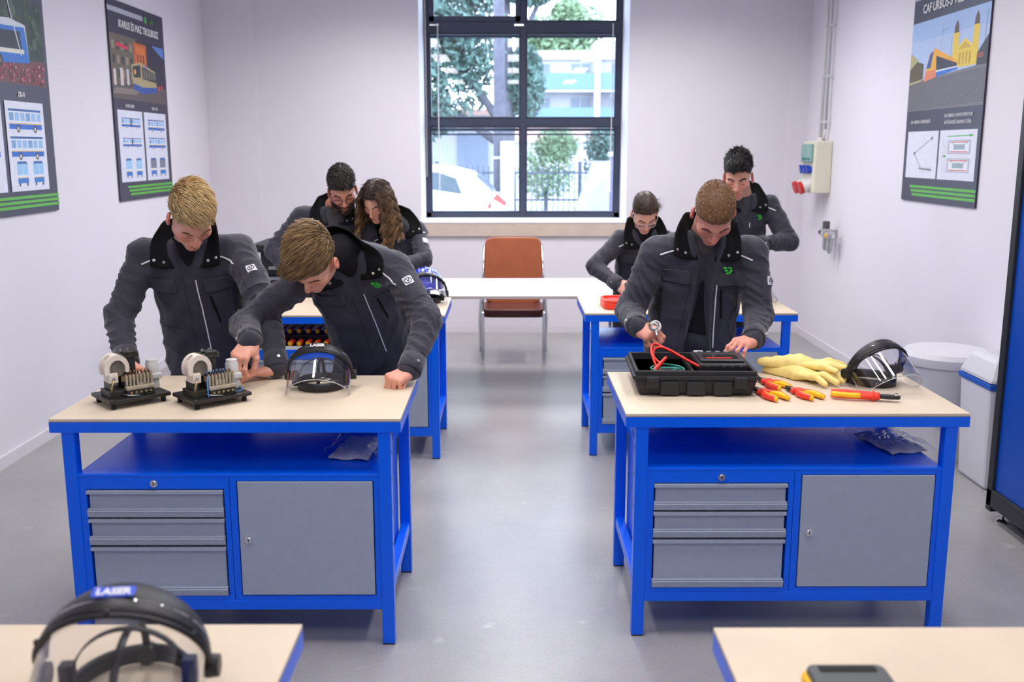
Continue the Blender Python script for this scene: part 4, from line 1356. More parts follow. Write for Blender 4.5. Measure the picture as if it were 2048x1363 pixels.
def person(P):
    seed = P['seed']
    rg = np.random.default_rng(seed)
    g = P.get('girth', 1.0)
    pel, nb = np.array(P['pelvis'], float), np.array(P['neck'], float) if not isinstance(P['neck'], float) else None
    shR, shL = np.array(P['shR'], float), np.array(P['shL'], float)
    hd = np.array(P['head'], float)
    yaw, pitch, roll = [R(a) for a in P['head_rot']]
    root = thing('person', P['label'], 'person', (pel[0], pel[1], 0.0), group='students at the workbenches')
    rt = np.array([pel[0], pel[1], 0.0])
    def L_(V):
        return np.asarray(V) - rt
    Mh = npm(Matrix.Translation(Vector(hd)) @ Matrix.Rotation(PI + yaw, 4, 'Z') @ Matrix.Rotation(-pitch, 4, 'X') @ Matrix.Rotation(roll, 4, 'Y'))
    hs = P.get('hs', .93)
    Mh[:3, :3] *= hs
    Mhi = np.linalg.inv(Mh)
    w = unit(nb - pel)
    uN = unit(shR - shL); uN = unit(uN - w * (uN @ w))
    uP = unit(np.array(P.get('hip_dir', uN))); uP = unit(uP - w * (uP @ w))
    fN = np.cross(w, uN)
    sR = dict(l1=P.get('l1', .30), l2=P.get('l2', .265))
    wrR, wrL = np.array(P['wrR'], float), np.array(P['wrL'], float)
    elR = ik(shR, wrR, sR['l1'], sR['l2'], P['poleR'])
    elL = ik(shL, wrL, sR['l1'], sR['l2'], P['poleL'])
    # ---------------- skin: head + neck + forearms/hands + trunk in one mesh
    parts = []
    nl = xf(Mhi, nb + w * .0)
    V, Fc, C = head_mesh(nl, P)
    headV, headF = V, Fc
    parts.append((xf(Mh, V), Fc, C))
    skin = np.array(P.get('skin', srgb(226, 172, 150)))
    for side in ('R', 'L'):
        hp = P['hand' + side]
        V, Fc, C = hand_mesh(POSES[hp['pose']], skin)
        V = V * P.get('handscale', 1.0)
        if side == 'L':
            V = V * np.array([-1, 1, 1]); Fc = Fc[:, ::-1]
        y = unit(hp['fing']); z = np.array(hp['back'], float); z = unit(z - y * (z @ y)); x = np.cross(y, z)
        M = np.eye(4); M[:3, 0], M[:3, 1], M[:3, 2] = x, y, z
        M[:3, 3] = wrR if side == 'R' else wrL
        parts.append((xf(M, V), Fc, C))
    H0 = pel - w * .02
    f = Field(np.minimum.reduce([pel, nb, shR, shL, elR, elL, wrR, wrL, [pel[0] - .2, pel[1] - .2, .05]]) - .12,
              np.maximum.reduce([pel, nb, shR, shL, elR, elL, wrR, wrL, [pel[0] + .2, pel[1] + .2, .3]]) + .12, .014)
    f.cone(pel, nb - w * .12, .055 * g, .055 * g, .03)
    f.cone(nb - w * .12, nb + w * .0, .06, .048, .03)
    for sh, el, wr in ((shR, elR, wrR), (shL, elL, wrL)):
        f.cone(nb - w * .08, sh, .04, .045, .03); f.cone(sh, el, .045, .036, .03); f.cone(el, wr, .036, .024, .03)
    hipR, hipL = pel + uP * .09 - w * .02, pel - uP * .09 - w * .02
    ft = P.get('feet', None)
    fy = P.get('feet_y', pel[1] + .02)
    fdx = P.get('feet_dx', 0.0)
    anR = np.array([hipR[0] + uP[0] * .03 + fdx, fy, .09]); anL = np.array([hipL[0] - uP[0] * .03 + fdx, fy, .09])
    knR = (hipR + anR) / 2 + np.array([0, -.04, .02]); knL = (hipL + anL) / 2 + np.array([0, -.04, .02])
    for h_, k_, a_ in ((hipR, knR, anR), (hipL, knL, anL)):
        f.cone(h_ - np.array([0, 0, .06]), k_, .050, .045, .03); f.cone(k_, a_, .045, .035, .02)
    V, Fc = f.mesh()
    parts.append((V, Fc, np.tile(skin, (len(V), 1))))
    V, Fc, C = merge(parts)
    mesh_obj('body', L_(V), Fc, M_skin, root, C)

    # ---------------- trousers and shoes
    f = Field(np.minimum(np.minimum(anR, anL) - .14, pel - .2), np.maximum(np.maximum(anR, anL) + .14, pel + .22), .013)
    f.cone(pel + uP * .06 - w * .03, pel - uP * .06 - w * .03, .100 * g, .100 * g, .04)
    for h_, k_, a_ in ((hipR, knR, anR), (hipL, knL, anL)):
        f.cone(h_ - w * .04, k_, .090 * g, .08, .04); f.cone(k_, a_, .078, .070, .03)
    X = f.ax[0][:, None, None]; Y = f.ax[1][None, :, None]; Z = f.ax[2][None, None, :]
    f.D = f.D + .004 * np.sin(Z * 60 + 3 * np.sin(X * 20 + seed)) * np.sin(Y * 25 + X * 18)
    V, Fc = f.mesh()
    mesh_obj('trousers', L_(V), Fc, M_trous, root)
    for an, s in ((anR, 1), (anL, -1)):
        c = Vector(an) - Vector(rt)
        fv = Vector((fN[0], fN[1], 0)).normalized()
        f = Field(np.array(c) - .26, np.array(c) + .26, .011)
        f.cone(np.array(c) + [0, 0, -.035], np.array(c + fv * .14) + [0, 0, -.05], .048, .040, .02)
        f.cone(np.array(c) + [0, 0, .03], np.array(c) + [0, 0, -.03], .05, .05, .02)
        Z = f.ax[2][None, None, :]
        f.D = np.maximum(f.D, np.broadcast_to(.001 - Z, f.D.shape)).astype(F32)
        V, Fc = f.mesh()
        mesh_obj('shoe', V, Fc, M_shoe, root)

    # ---------------- jacket
    drop = P.get('drop', .13)
    H0 = pel - w * drop
    Lt = np.linalg.norm(nb - H0)
    bend = P.get('bend', -.02)
    tk = np.array([0, .2, .42, .66, .80, .90, 1.0])
    ak = np.array([.205, .205, .200, .208, .200, .165, .090]) * g
    bk = np.array([.142, .140, .135, .138, .128, .105, .070]) * P.get('gd', g)
    def torso(da, db, n_=2.4):
        def fn(X, Y, Z):
            rx, ry, rz = X - H0[0], Y - H0[1], Z - H0[2]
            s = (rx * w[0] + ry * w[1] + rz * w[2]) / Lt
            t = np.clip(s, 0, 1)
            u = [uP[i] + (uN[i] - uP[i]) * t for i in range(3)]
            ff = [w[1] * u[2] - w[2] * u[1], w[2] * u[0] - w[0] * u[2], w[0] * u[1] - w[1] * u[0]]
            x = rx * u[0] + ry * u[1] + rz * u[2]
            y = rx * ff[0] + ry * ff[1] + rz * ff[2] - bend * 4 * t * (1 - t)
            a = np.interp(t, tk, ak) - da; b = np.interp(t, tk, bk) - db
            r = (np.abs(x / a) ** n_ + np.abs(y / b) ** n_) ** (1 / n_)
            d = (r - 1) * np.minimum(a, b)
            e = np.maximum(np.maximum(s - 1, -s), 0) * Lt
            return np.where(e > 0, np.sqrt(np.maximum(d, 0) ** 2 + e * e), d)
        return fn
    lo = np.minimum.reduce([H0 - .26, nb - .26, shR - .13, shL - .13, elR - .11, elL - .11, wrR - .09, wrL - .09])
    hi = np.maximum.reduce([H0 + .26, nb + .26, shR + .13, shL + .13, elR + .11, elL + .11, wrR + .09, wrL + .09])
    h = P.get('res', .007)
    f = Field(lo, hi, h)
    f.op(torso(0, 0), lo, hi, .01)
    for sh in (shR, shL):
        sgn = 1 if sh is shR else -1
        f.cone(nb - w * .045 + uN * sgn * .05, sh - w * .008, .052 * g, .068 * g, .05)
    def sleeve(a, b, ra, rb, am0, am1, sd, lam):
        a, b = np.array(a, float), np.array(b, float)
        ba = b - a; l2 = ba @ ba; Ls = math.sqrt(l2)
        e3 = ba / Ls
        e1 = unit(np.cross(e3, [.3, .8, .5])); e2 = np.cross(e3, e1)
        def fn(X, Y, Z):
            px, py, pz = X - a[0], Y - a[1], Z - a[2]
            t = np.clip((px * ba[0] + py * ba[1] + pz * ba[2]) / l2, 0, 1)
            qx, qy, qz = px - t * ba[0], py - t * ba[1], pz - t * ba[2]
            an = np.arctan2(qx * e2[0] + qy * e2[1] + qz * e2[2], qx * e1[0] + qy * e1[1] + qz * e1[2])
            am = am0 + (am1 - am0) * t
            wv = np.sin(2 * PI * t * Ls / lam + 2.9 * np.sin(an + sd) + 1.1 * np.sin(2 * an + t * 5) + sd * 2)
            wv2 = np.sin(2 * PI * t * Ls / (lam * .55) - 3.4 * np.sin(an + sd * 3) + 1.3 * np.sin(3 * an) + sd)
            cr = 1 - 2 * np.abs(wv) ** .55
            fold = am * (cr * (.55 + .45 * np.sin(an * 2 + sd)) + .55 * (1 - 1.6 * np.abs(wv2) ** .6) * (.5 + .5 * np.sin(an - sd * 2)))
            return np.sqrt(qx * qx + qy * qy + qz * qz) - (ra + (rb - ra) * t + fold)
        return fn
    for sh, el, wr, sd in ((shR, elR, wrR, seed * 1.3), (shL, elL, wrL, seed * 2.1 + 1)):
        d = unit(wr - el)
        cuff = wr - d * .0
        f.op(sleeve(sh - w * .012, el, .076 * g, .066 * g, .0045, .0080, sd, .10), np.minimum(sh, el) - .11, np.maximum(sh, el) + .11, .03)
        f.op(sleeve(el, cuff, .066 * g, .046, .0070, .0035, sd + 1, .09), np.minimum(el, cuff) - .1, np.maximum(el, cuff) + .1, .02)
        f.cone(cuff - d * .035, cuff + d * .002, .046, .046, .006)
    # broad cloth folds
    X = f.ax[0][:, None, None]; Y = f.ax[1][None, :, None]; Z = f.ax[2][None, None, :]
    s1, s2 = seed * 1.7, seed * .9
    wv = np.sin(X * 26 + Z * 17 + 1.8 * np.sin(Z * 13 + Y * 9 + s1) + s2)
    wv2 = np.sin(Z * 48 - X * 21 + 2.0 * np.sin(X * 17 + s2) + s1)
    wv3 = np.sin(X * 37 + Z * 23 + Y * 30 + 2.2 * np.sin(Z * 19 - X * 11 + s2))
    f.D = f.D + (.0060 * (np.abs(wv) ** .6 - .5) + .0032 * wv2 * np.abs(np.sin(X * 9 + Z * 6 + s1)) + .0030 * (np.abs(wv3) ** .6 - .5)).astype(F32)
    # flat hem and neck opening
    s = ((X - H0[0]) * w[0] + (Y - H0[1]) * w[1] + (Z - H0[2]) * w[2])
    axd = np.sqrt(np.maximum((X - H0[0]) ** 2 + (Y - H0[1]) ** 2 + (Z - H0[2]) ** 2 - s * s, 0))
    f.D = np.where((axd < .235 * g) & (s < .05), np.maximum(f.D, -s), f.D).astype(F32)
    vd = P.get('vdepth', .15)
    f.cone(nb + fN * .10 + w * .05, nb + fN * (.128 * g) - w * vd, .082, .030, .010, sub=True)
    f.ell(nb + w * .045, (.075, .075, .075), .02, sub=True)
    if P.get('open'):
        p0 = nb + fN * .135 * g - w * vd * .8; p1 = H0 + fN * .16 * g + uN * .0
        f.cone(nb + fN * .118 * g - w * vd * .7, H0 + fN * .112 * g + uN * P.get('open_off', 0.02), .038, P['open'], .008, sub=True)
    V, Fc = f.mesh()
    rel = V - H0
    tq = np.clip((rel @ w) / Lt, 0, 1)
    uq = uP + (uN - uP) * tq[:, None]
    xq = (rel * uq).sum(1); aq = np.interp(tq, tk, ak)
    yq = (rel * np.cross(w, uq)).sum(1)
    side_p = (np.abs(xq) > .80 * aq) & (np.abs(xq) < 1.10 * aq) & (tq < .70) & (yq < .085) & (yq > -.06)
    Cj = np.tile(np.array([.036, .036, .052]), (len(V), 1))
    Cj[side_p] = (.007, .007, .009)
    jk = mesh_obj('jacket', L_(V), Fc, M_jacket2, root, Cj)
    bvh = BVHTree.FromPolygons([Vector(v) for v in V], Fc.tolist())
    # shirt under it
    f = Field(np.minimum(H0, nb) - .22, np.maximum(H0, nb) + .24, .011)
    f.op(torso(.022, .045 if P.get('open') else .026), np.minimum(H0, nb) - .25, np.maximum(H0, nb) + .25, .01)
    f.cone(nb - w * .03, nb + unit(hd - nb) * P.get('neck_cover', .022), .072, .060, .03)
    if P.get('neck_fill'):
        f.ell(nb + w * .012 - fN * .012, (.082, .082, .060), .02)
    V2, F2 = f.mesh()
    so = mesh_obj('shirt', L_(V2), F2, M_shirt_b if P.get('shirt') == 'black' else M_shirt_g, root)
    if P.get('open'):
        so.data.materials.append(M_shirt_b)
        low = (np.array([V2[f_].mean(0) for f_ in F2]) - H0) @ w < Lt * .70
        so.data.polygons.foreach_set('material_index', low.astype(np.int32))
    shirt_bvh = None
    # ---------------- surface details laid on the jacket
    def hit(o, d):
        r = bvh.ray_cast(Vector(o), Vector(d), 1.5)
        return None if r[0] is None else (np.array(r[0]), np.array(r[1]))
    def front(x, z):
        """x to the person's left (viewer's right), z up from the neck"""
        o = nb - uN * x + w * z + fN * .6
        return hit(o, -fN)
    def ribbon(name, pts, width, m, parent=jk, lift=.0022, fn=front):
        hs_ = [fn(*p) for p in pts]
        hs_ = [q for q in hs_ if q is not None]
        if len(hs_) < 2:
            return None
        P3 = np.array([q[0] for q in hs_]); N3 = np.array([q[1] for q in hs_])
        keep = [0]
        for i in range(1, len(P3)):
            if np.linalg.norm(P3[i] - P3[keep[-1]]) > .034: break
            keep.append(i)
        P3, N3 = P3[keep], N3[keep]
        if len(P3) < 3: return None
        N3 = (N3 + np.roll(N3, 1, 0) + np.roll(N3, -1, 0)); N3 /= np.linalg.norm(N3, axis=1)[:, None]
        T = np.gradient(P3, axis=0); T /= np.linalg.norm(T, axis=1)[:, None] + 1e-9
        B = np.cross(N3, T)
        a = P3 + B * width / 2 + N3 * lift; b = P3 - B * width / 2 + N3 * lift
        c = P3 + B * width / 2 - N3 * .002; d = P3 - B * width / 2 - N3 * .002
        n = len(P3)
        V = np.concatenate([a, b, c, d])
        Fq = []
        for i in range(n - 1):
            Fq += [(i, i + 1, n + i + 1, n + i), (2 * n + i, 2 * n + i + 1, i + 1, i), (n + i, n + i + 1, 3 * n + i + 1, 3 * n + i)]
        return mesh_obj(name, L_(V), Fq, m, parent)
    def patch(name, x0, x1, z0, z1, m, lift=.006, nx=8, nz=5, skew=0.0, parent=jk, fn=front, cut=0.0):
        if not P.get('_in') and fn is front:
            for sc_ in (1, .85, .7, .55):
                q_ = [fn(x0 + (x1 - x0) * sc_ * i / nx, z0 + (z1 - z0) * j) for j in (0, 1) for i in range(nx + 1)]
                if all(r_ is not None for r_ in q_):
                    pp = np.array([r_[0] for r_ in q_])
                    if max(np.linalg.norm(np.diff(pp[:nx + 1], axis=0), axis=1).max(), np.linalg.norm(np.diff(pp[nx + 1:], axis=0), axis=1).max()) < .035 and np.linalg.norm(pp[:nx + 1] - pp[nx + 1:], axis=1).max() < abs(z1 - z0) + .03:
                        break
            else:
                return None
            x1 = x0 + (x1 - x0) * sc_
        G = []
        for j in range(nz + 1):
            for i in range(nx + 1):
                u, v = i / nx, j / nz
                x = x0 + (x1 - x0) * u; z = z0 + (z1 - z0) * v + skew * u
                if cut and v > .99: x = x0 + cut + (x1 - x0 - 2 * cut) * u
                q = fn(x, z)
                if q is None: return None
                G.append(q)
        Pq = np.array([q[0] for q in G]); Nq = np.array([q[1] for q in G])
        nm = unit(Nq.mean(0))
        Nq = .5 * Nq + nm; Nq /= np.linalg.norm(Nq, axis=1)[:, None]
        # smooth bumps away a little
        V = np.concatenate([Pq + Nq * lift, Pq - Nq * .003])
        n = (nx + 1) * (nz + 1)
        Fq = [(j * (nx + 1) + i, j * (nx + 1) + i + 1, (j + 1) * (nx + 1) + i + 1, (j + 1) * (nx + 1) + i) for j in range(nz) for i in range(nx)]
        rim = [i for i in range(nx + 1)] + [j * (nx + 1) + nx for j in range(1, nz + 1)] + [nz * (nx + 1) + i for i in range(nx - 1, -1, -1)] + [j * (nx + 1) for j in range(nz - 1, 0, -1)]
        Fq += [(rim[k], rim[(k + 1) % len(rim)], n + rim[(k + 1) % len(rim)], n + rim[k]) for k in range(len(rim))]
        o = mesh_obj(name, L_(V), Fq, m, parent)
        return shade_auto(o, 50)
    dd = P.get('detail', 2)
    ls = lambda a, b, n=14: [(a[0] + (b[0] - a[0]) * i / (n - 1), a[1] + (b[1] - a[1]) * i / (n - 1)) for i in range(n)]
    k = g
    if not P.get('no_pipe_right'):
        ribbon('shoulder_piping', ls((-.105 * k, -.055), (-.20 * k, -.085)), .007, M_pipe)
    ribbon('shoulder_piping', ls((.105 * k, -.055), (.20 * k, -.085)), .007, M_pipe)
    if not P.get('open'):
        ribbon('front_piping', ls((.030, -vd - .02), (.045, -.55), 26), .005, M_pipe)
        ribbon('placket_seam', ls((-.022, -vd - .02), (-.018, -.56), 26), .004, M_seam_shade, lift=.001)
    else:
        ribbon('front_piping', ls((.058 * k, -vd - .03), (.080 * k, -.50), 30), .005, M_pipe)
        ribbon('placket_seam', ls((-.058 * k, -vd - .03), (-.085 * k, -.52), 30), .004, M_seam_shade, lift=.001)
    patch('pocket_flap', -.175 * k, -.060 * k, -.150, -.205, M_jacket, lift=.008, cut=.006)
    patch('pocket_flap', .062 * k, .175 * k, -.150, -.205, M_jacket, lift=.008, cut=.006)
    for s_ in (-1, 1):
        ribbon('flap_edge_shade', ls((s_ * .062 * k, -.209), (s_ * .172 * k, -.209), 12), .004, M_seam_shade, lift=.0015)  # dark line paints the shade along each flap's lower edge
        ribbon('yoke_seam', ls((s_ * .105 * k, -.060), (s_ * .20 * k, -.090), 12), .003, M_seam_shade, lift=.001)
    ribbon('pocket_seam', ls((-.170 * k, -.21), (-.165 * k, -.36), 10), .003, M_seam_shade, lift=.001)
    ribbon('pocket_seam', ls((.172 * k, -.21), (.165 * k, -.36), 10), .003, M_seam_shade, lift=.001)
    ribbon('chest_zip', ls((.080 * k, -.225), (.100 * k, -.36), 12), .009, M_jblack, lift=.003)
    ribbon('waist_seam', ls((-.16 * k, -.375), (-.03 * k, -.385), 12), .003, M_seam_shade, lift=.001)
    if P.get('logo', True):
        def logo(x, z):
            bars = [[(-.020, .010), (-.004, .010)], [(-.012, .0), (.004, .0)], [(.0, .012), (.014, .008), (.018, -.002), (.010, -.012), (-.006, -.014)]]
            vs_, fs = [], []
            for bar in bars:
                pts = []
                for i in range(len(bar) - 1):
                    pts += [((bar[i][0] + (bar[i + 1][0] - bar[i][0]) * s / 3), bar[i][1] + (bar[i + 1][1] - bar[i][1]) * s / 3) for s in range(3)]
                pts.append(bar[-1])
                yield [(x + a, z + b) for a, b in pts]
        lg = None
        for seg in logo(.095 * k, -.135 + P.get('logo_dz', 0.0)):
            q = ribbon('logo', seg, .0075, M_green, lift=.0085 if lg is None else .0085)
    # collar -----------------------------------------------------------
    half_b = [(0, -.066, .020), (.040, -.054, .018), (.060, -.020, .008), (.064, .020, -.010), (.056, .062, -.045), (.036, .098, -.095)]
    half_t = P.get('collar', [(0, -.092, .085), (.058, -.080, .088), (.100, -.034, .088), (.124, .018, .068), (.146, .074, .000), (.148, .120, -.078)])
    cs_ = P.get('collar_scale', 1.0)
    wc = unit(w * .55 + unit(hd - nb) * .6)
    def C3(p, s):
        lz = max(0.0, p[2])
        return nb - uN * (p[0] * s) * cs_ + fN * p[1] * cs_ + w * min(p[2], 0.0) + wc * lz * P.get('collar_h', 1.0)
    def spl(pts, n):
        pts = np.array(pts); t = np.linspace(0, len(pts) - 1, n)
        out = []
        for q in t:
            i = min(int(q), len(pts) - 2); fr = q - i
            p0 = pts[max(i - 1, 0)]; p1 = pts[i]; p2 = pts[i + 1]; p3 = pts[min(i + 2, len(pts) - 1)]
            out.append(.5 * (2 * p1 + (p2 - p0) * fr + (2 * p0 - 5 * p1 + 4 * p2 - p3) * fr ** 2 + (3 * p1 - p0 - 3 * p2 + p3) * fr ** 3))
        return np.array(out)
    rowsB = [C3(p, -1) for p in half_b[::-1]] + [C3(p, 1) for p in half_b[1:]]
    rowsT = [C3(p, -1) for p in half_t[::-1]] + [C3(p, 1) for p in half_t[1:]]
    nC = 45
    B_, T_ = spl(rowsB, nC), spl(rowsT, nC)
    cen = nb + w * .02
    nv = 7
    G = np.zeros((nC, nv + 1, 3))
    for i in range(nC):
        out = unit((B_[i] + T_[i]) / 2 - cen)
        for j in range(nv + 1):
            v = j / nv
            G[i, j] = B_[i] * (1 - v) + T_[i] * v + out * (.010 * math.sin(PI * v)) + w * .003 * math.sin(i * .9 + seed) * v
    # keep the collar above the cloth it lies on
    for i in range(nC):
        for j in range(nv + 1):
            loc, nrm, _, dist = bvh.find_nearest(Vector(G[i, j]))
            if loc is not None:
                dv = np.array(Vector(G[i, j]) - loc)
                if dv @ np.array(nrm) < .007 and j > 1:
                    G[i, j] = np.array(loc) + np.array(nrm) * (.007 + .002 * (j / nv))
    V = G.reshape(-1, 3)
    Fq = [(i * (nv + 1) + j, (i + 1) * (nv + 1) + j, (i + 1) * (nv + 1) + j + 1, i * (nv + 1) + j + 1) for i in range(nC - 1) for j in range(nv)]
    co = mesh_obj('collar', L_(V), Fq, M_jblack, jk)
    sm = co.modifiers.new('thickness', 'SOLIDIFY'); sm.thickness = .005; sm.offset = 0
    # snap buttons on both collar points
    for side in (0, 1):
        i = 2 if side == 0 else nC - 3
        for v in (.42, .82):
            j = v * nv; j0 = int(j); fr = j - j0
            p = G[i, j0] * (1 - fr) + G[i, min(j0 + 1, nv)] * fr
            a = G[i + 1, j0] - G[i - 1, j0]; b = G[i, min(j0 + 1, nv)] - G[i, j0]
            nrm = unit(np.cross(a, b))
            if nrm @ (fN + w * .6) < 0: nrm = -nrm
            p = p - rt
            sb = MB().cyl(p + nrm * .001, p + nrm * .0055, .0068, .0060, n=12)
            sb.cyl(p + nrm * .0055, p + nrm * .007, .0045, .003, n=10)
            sb.build('snap_button', M_snap, jk)
    # cuffs with snap and sleeve badge
    for el, wr, sh, side in ((elR, wrR, shR, 1), (elL, wrL, shL, -1)):
        d = unit(wr - el)
        e1 = unit(np.cross(d, [0, 0, 1]) if abs(d[2]) < .95 else np.cross(d, [0, 1, 0])); e2 = np.cross(d, e1)
        rings = []
        for (s_, r_) in ((-.064, .0465), (-.062, .0500), (-.012, .0505), (.008, .0495), (.011, .0465), (.006, .036)):
            rings.append([wr + d * s_ + (e1 * math.cos(2 * PI * q / 24) + e2 * math.sin(2 * PI * q / 24)) * r_ * (1 + .03 * math.sin(3 * q + seed)) for q in range(24)])
        V = np.array(rings).reshape(-1, 3)
        Fq = [(i * 24 + q, i * 24 + (q + 1) % 24, (i + 1) * 24 + (q + 1) % 24, (i + 1) * 24 + q) for i in range(5) for q in range(24)]
        cu = mesh_obj('cuff', L_(V), Fq, M_jacket, jk)
        od = unit(np.array([0, -1, .1]) + uN * side * .5); od = unit(od - d * (od @ d))
        p = wr - d * .022 + od * .0505 - rt
        MB().cyl(p, p + od * .005, .0075, .0065, n=12).build('snap_button', M_snap, cu)
    if P.get('badge'):
        ax_ = (shL + (elL - shL) * P.get('badge_t', .48))
        bd_ = unit(np.array(P['badge'], float))
        dn = unit(elL - shL)
        bd_ = unit(bd_ - dn * (bd_ @ dn))
        tv = unit(np.cross(dn, bd_))
        def arm(x, z):
            return hit(ax_ + tv * x - dn * z + bd_ * .3, -bd_)
        b_ = patch('sleeve_badge', -.019, .019, -.019, .019, M_badge, lift=.0085, nx=3, nz=3, fn=arm)
        if dd > 1:
            ring = [(.013 * math.cos(2 * PI * i / 16), .013 * math.sin(2 * PI * i / 16)) for i in range(17)]
            ribbon('badge_ring', ring, .0024, M_seam_shade, lift=.0100, fn=arm)
            ribbon('badge_mark', ls((-.006, .006), (0, -.006), 4) + ls((.001, -.004), (.007, .007), 4), .0026, M_seam_shade, lift=.0100, fn=arm)
        patch('sleeve_pocket', -.045, .045, -.085, .045, M_jacket, lift=.003, nx=5, nz=6, fn=arm)
    # ---------------- hair
    hp = []
    cV, cF = hair_cap(P)
    hc = np.array(P['haircol'])
    if P.get('cap', True):
        hp.append((cV, cF, np.tile(hc * .62, (len(cV), 1))))
    st = P.get('strand', {})
    if st:
        def msk(c, n):
            top = np.clip((c[:, 2] - P.get('rootz', -1)) / .02, 0, 1)
            return top * (n[:, 2] > -.75) * 1.0 + 1e-9
        n = st['n']
        rp, rn = sample_surface(cV, cF, n, rg, msk)
        flow = st['flow']
        fl = flow(rp)
        d0 = rn * st['lift'] + fl
        d0 /= np.linalg.norm(d0, axis=1)[:, None] + 1e-9
        zz = np.clip((rp[:, 2] - .03) / .08, 0, 1)
        Ls = (st['len0'] + (st['len1'] - st['len0']) * zz) * rg.uniform(.7, 1.25, n)
        hp.append(strands(rp - rn * .003, d0, Ls, P, rg, nseg=st.get('seg', 4), flow=flow, grav=st.get('grav', 0), rad=st.get('rad', .0013), wav=st.get('wav', 0)))
    # eyebrows
    hb = BVHTree.FromPolygons([Vector(v) for v in headV], headF.tolist())
    bp = []
    for s in (-1, 1):
        for q in range(60):
            u = rg.random(); xx = s * (.013 + .036 * u); zz = .027 + .007 * math.sin(u * 2.4) + rg.normal(0, .0016)
            r_ = hb.ray_cast(Vector((xx, .2, zz)), Vector((0, -1, 0)))
            if r_[0] is not None: bp.append((np.array(r_[0]), s))
    if bp:
        rp = np.array([b[0] for b in bp]); sg = np.array([[b[1], -.15, .25] for b in bp], float)
        bro = dict(P); bro['haircol'] = P.get('browcol', hc * .8); bro['hairlight'] = None
        hp.append(strands(rp, sg / np.linalg.norm(sg, axis=1)[:, None], np.full(len(rp), .010), bro, rg, nseg=2, rad=P.get('browrad', .0011)))
    if P.get('beard', 0) > .5:
        rp, rn = sample_surface(headV, headF, 1400, rg, lambda c, n: ((c[:, 2] < -.045 - .35 * np.clip(.03 - c[:, 1], 0, .1)) & (c[:, 1] > .0) & (c[:, 2] > -.115) & ~((np.abs(c[:, 0]) < .02) & (c[:, 2] > -.073) & (c[:, 2] < -.05) & (c[:, 1] > .08))) * 1.0 + 1e-9)
        d0 = rn + np.array([0, .2, -.5]); d0 /= np.linalg.norm(d0, axis=1)[:, None]
        hp.append(strands(rp, d0, np.full(len(rp), .007), dict(P, hairlight=None), rg, nseg=2, rad=.0009))
    for ex in P.get('extra_hair', []):
        hp.append(ex(P, rg))
    V, Fc, C = merge(hp)
    ho = mesh_obj('hair', L_(xf(Mh, V)), Fc, M_hair, root, C)
    # ---------------- glasses
    if P.get('glasses'):
        gm = P['glasses']
        gl = MB()
        def W(p):
            return Vector(xf(Mh, np.array([p]))[0] - rt)
        fx = MB()
        for s in (-1, 1):
            ring = [W((s * .034 + .026 * math.copysign(abs(math.cos(a)) ** .7, math.cos(a)), .104 - .012 * abs(math.cos(a)) * (1 if math.cos(a) * s > 0 else .2), .000 + .019 * math.copysign(abs(math.sin(a)) ** .7, math.sin(a)))) for a in [2 * PI * i / 24 for i in range(24)]]
            fx.tube(ring, .0023, n=6, closed=True)
            fx.tube([W((s * .060, .092, .006)), W((s * .078, .05, .008)), W((s * .088, -.005, .010)), W((s * .088, -.02, -.005))], .0016, n=6)
        fx.tube([W((-.009, .105, .004)), W((0, .108, .006)), W((.009, .105, .004))], .0015, n=6)
        fo = fx.build('glasses', gm, root, smooth=True)
        for s in (-1, 1):
            ln = MB()
            ln.quad(*[W((s * .034 + .025 * math.cos(a), .103 - .010 * abs(math.cos(a)) * (1 if math.cos(a) * s > 0 else .2), .018 * math.sin(a))) for a in [2 * PI * i / 20 for i in range(20)]])
            ln.build('lens', M_lens, fo, solid=.001)
    return root

M_lens = glass_mat('lens_glass', (.97, .97, .98), 0.0, 1.2)
def flow_dir(v):
    v = np.array(v, float)
    def fn(p):
        n = p - np.array([0, -.012, .055]); n = n / (np.linalg.norm(n, axis=1)[:, None] + 1e-9)
        t = v - n * (n @ v)[:, None]
        return t / (np.linalg.norm(t, axis=1)[:, None] + 1e-6)
    return fn
def flow_part(px, vin, vout):
    """combed to both sides of a parting at x = px"""
    a, b = flow_dir(vin), flow_dir(vout)
    def fn(p):
        w_ = (p[:, 0:1] > px) * 1.0
        return a(p) * w_ + b(p) * (1 - w_)
    return fn

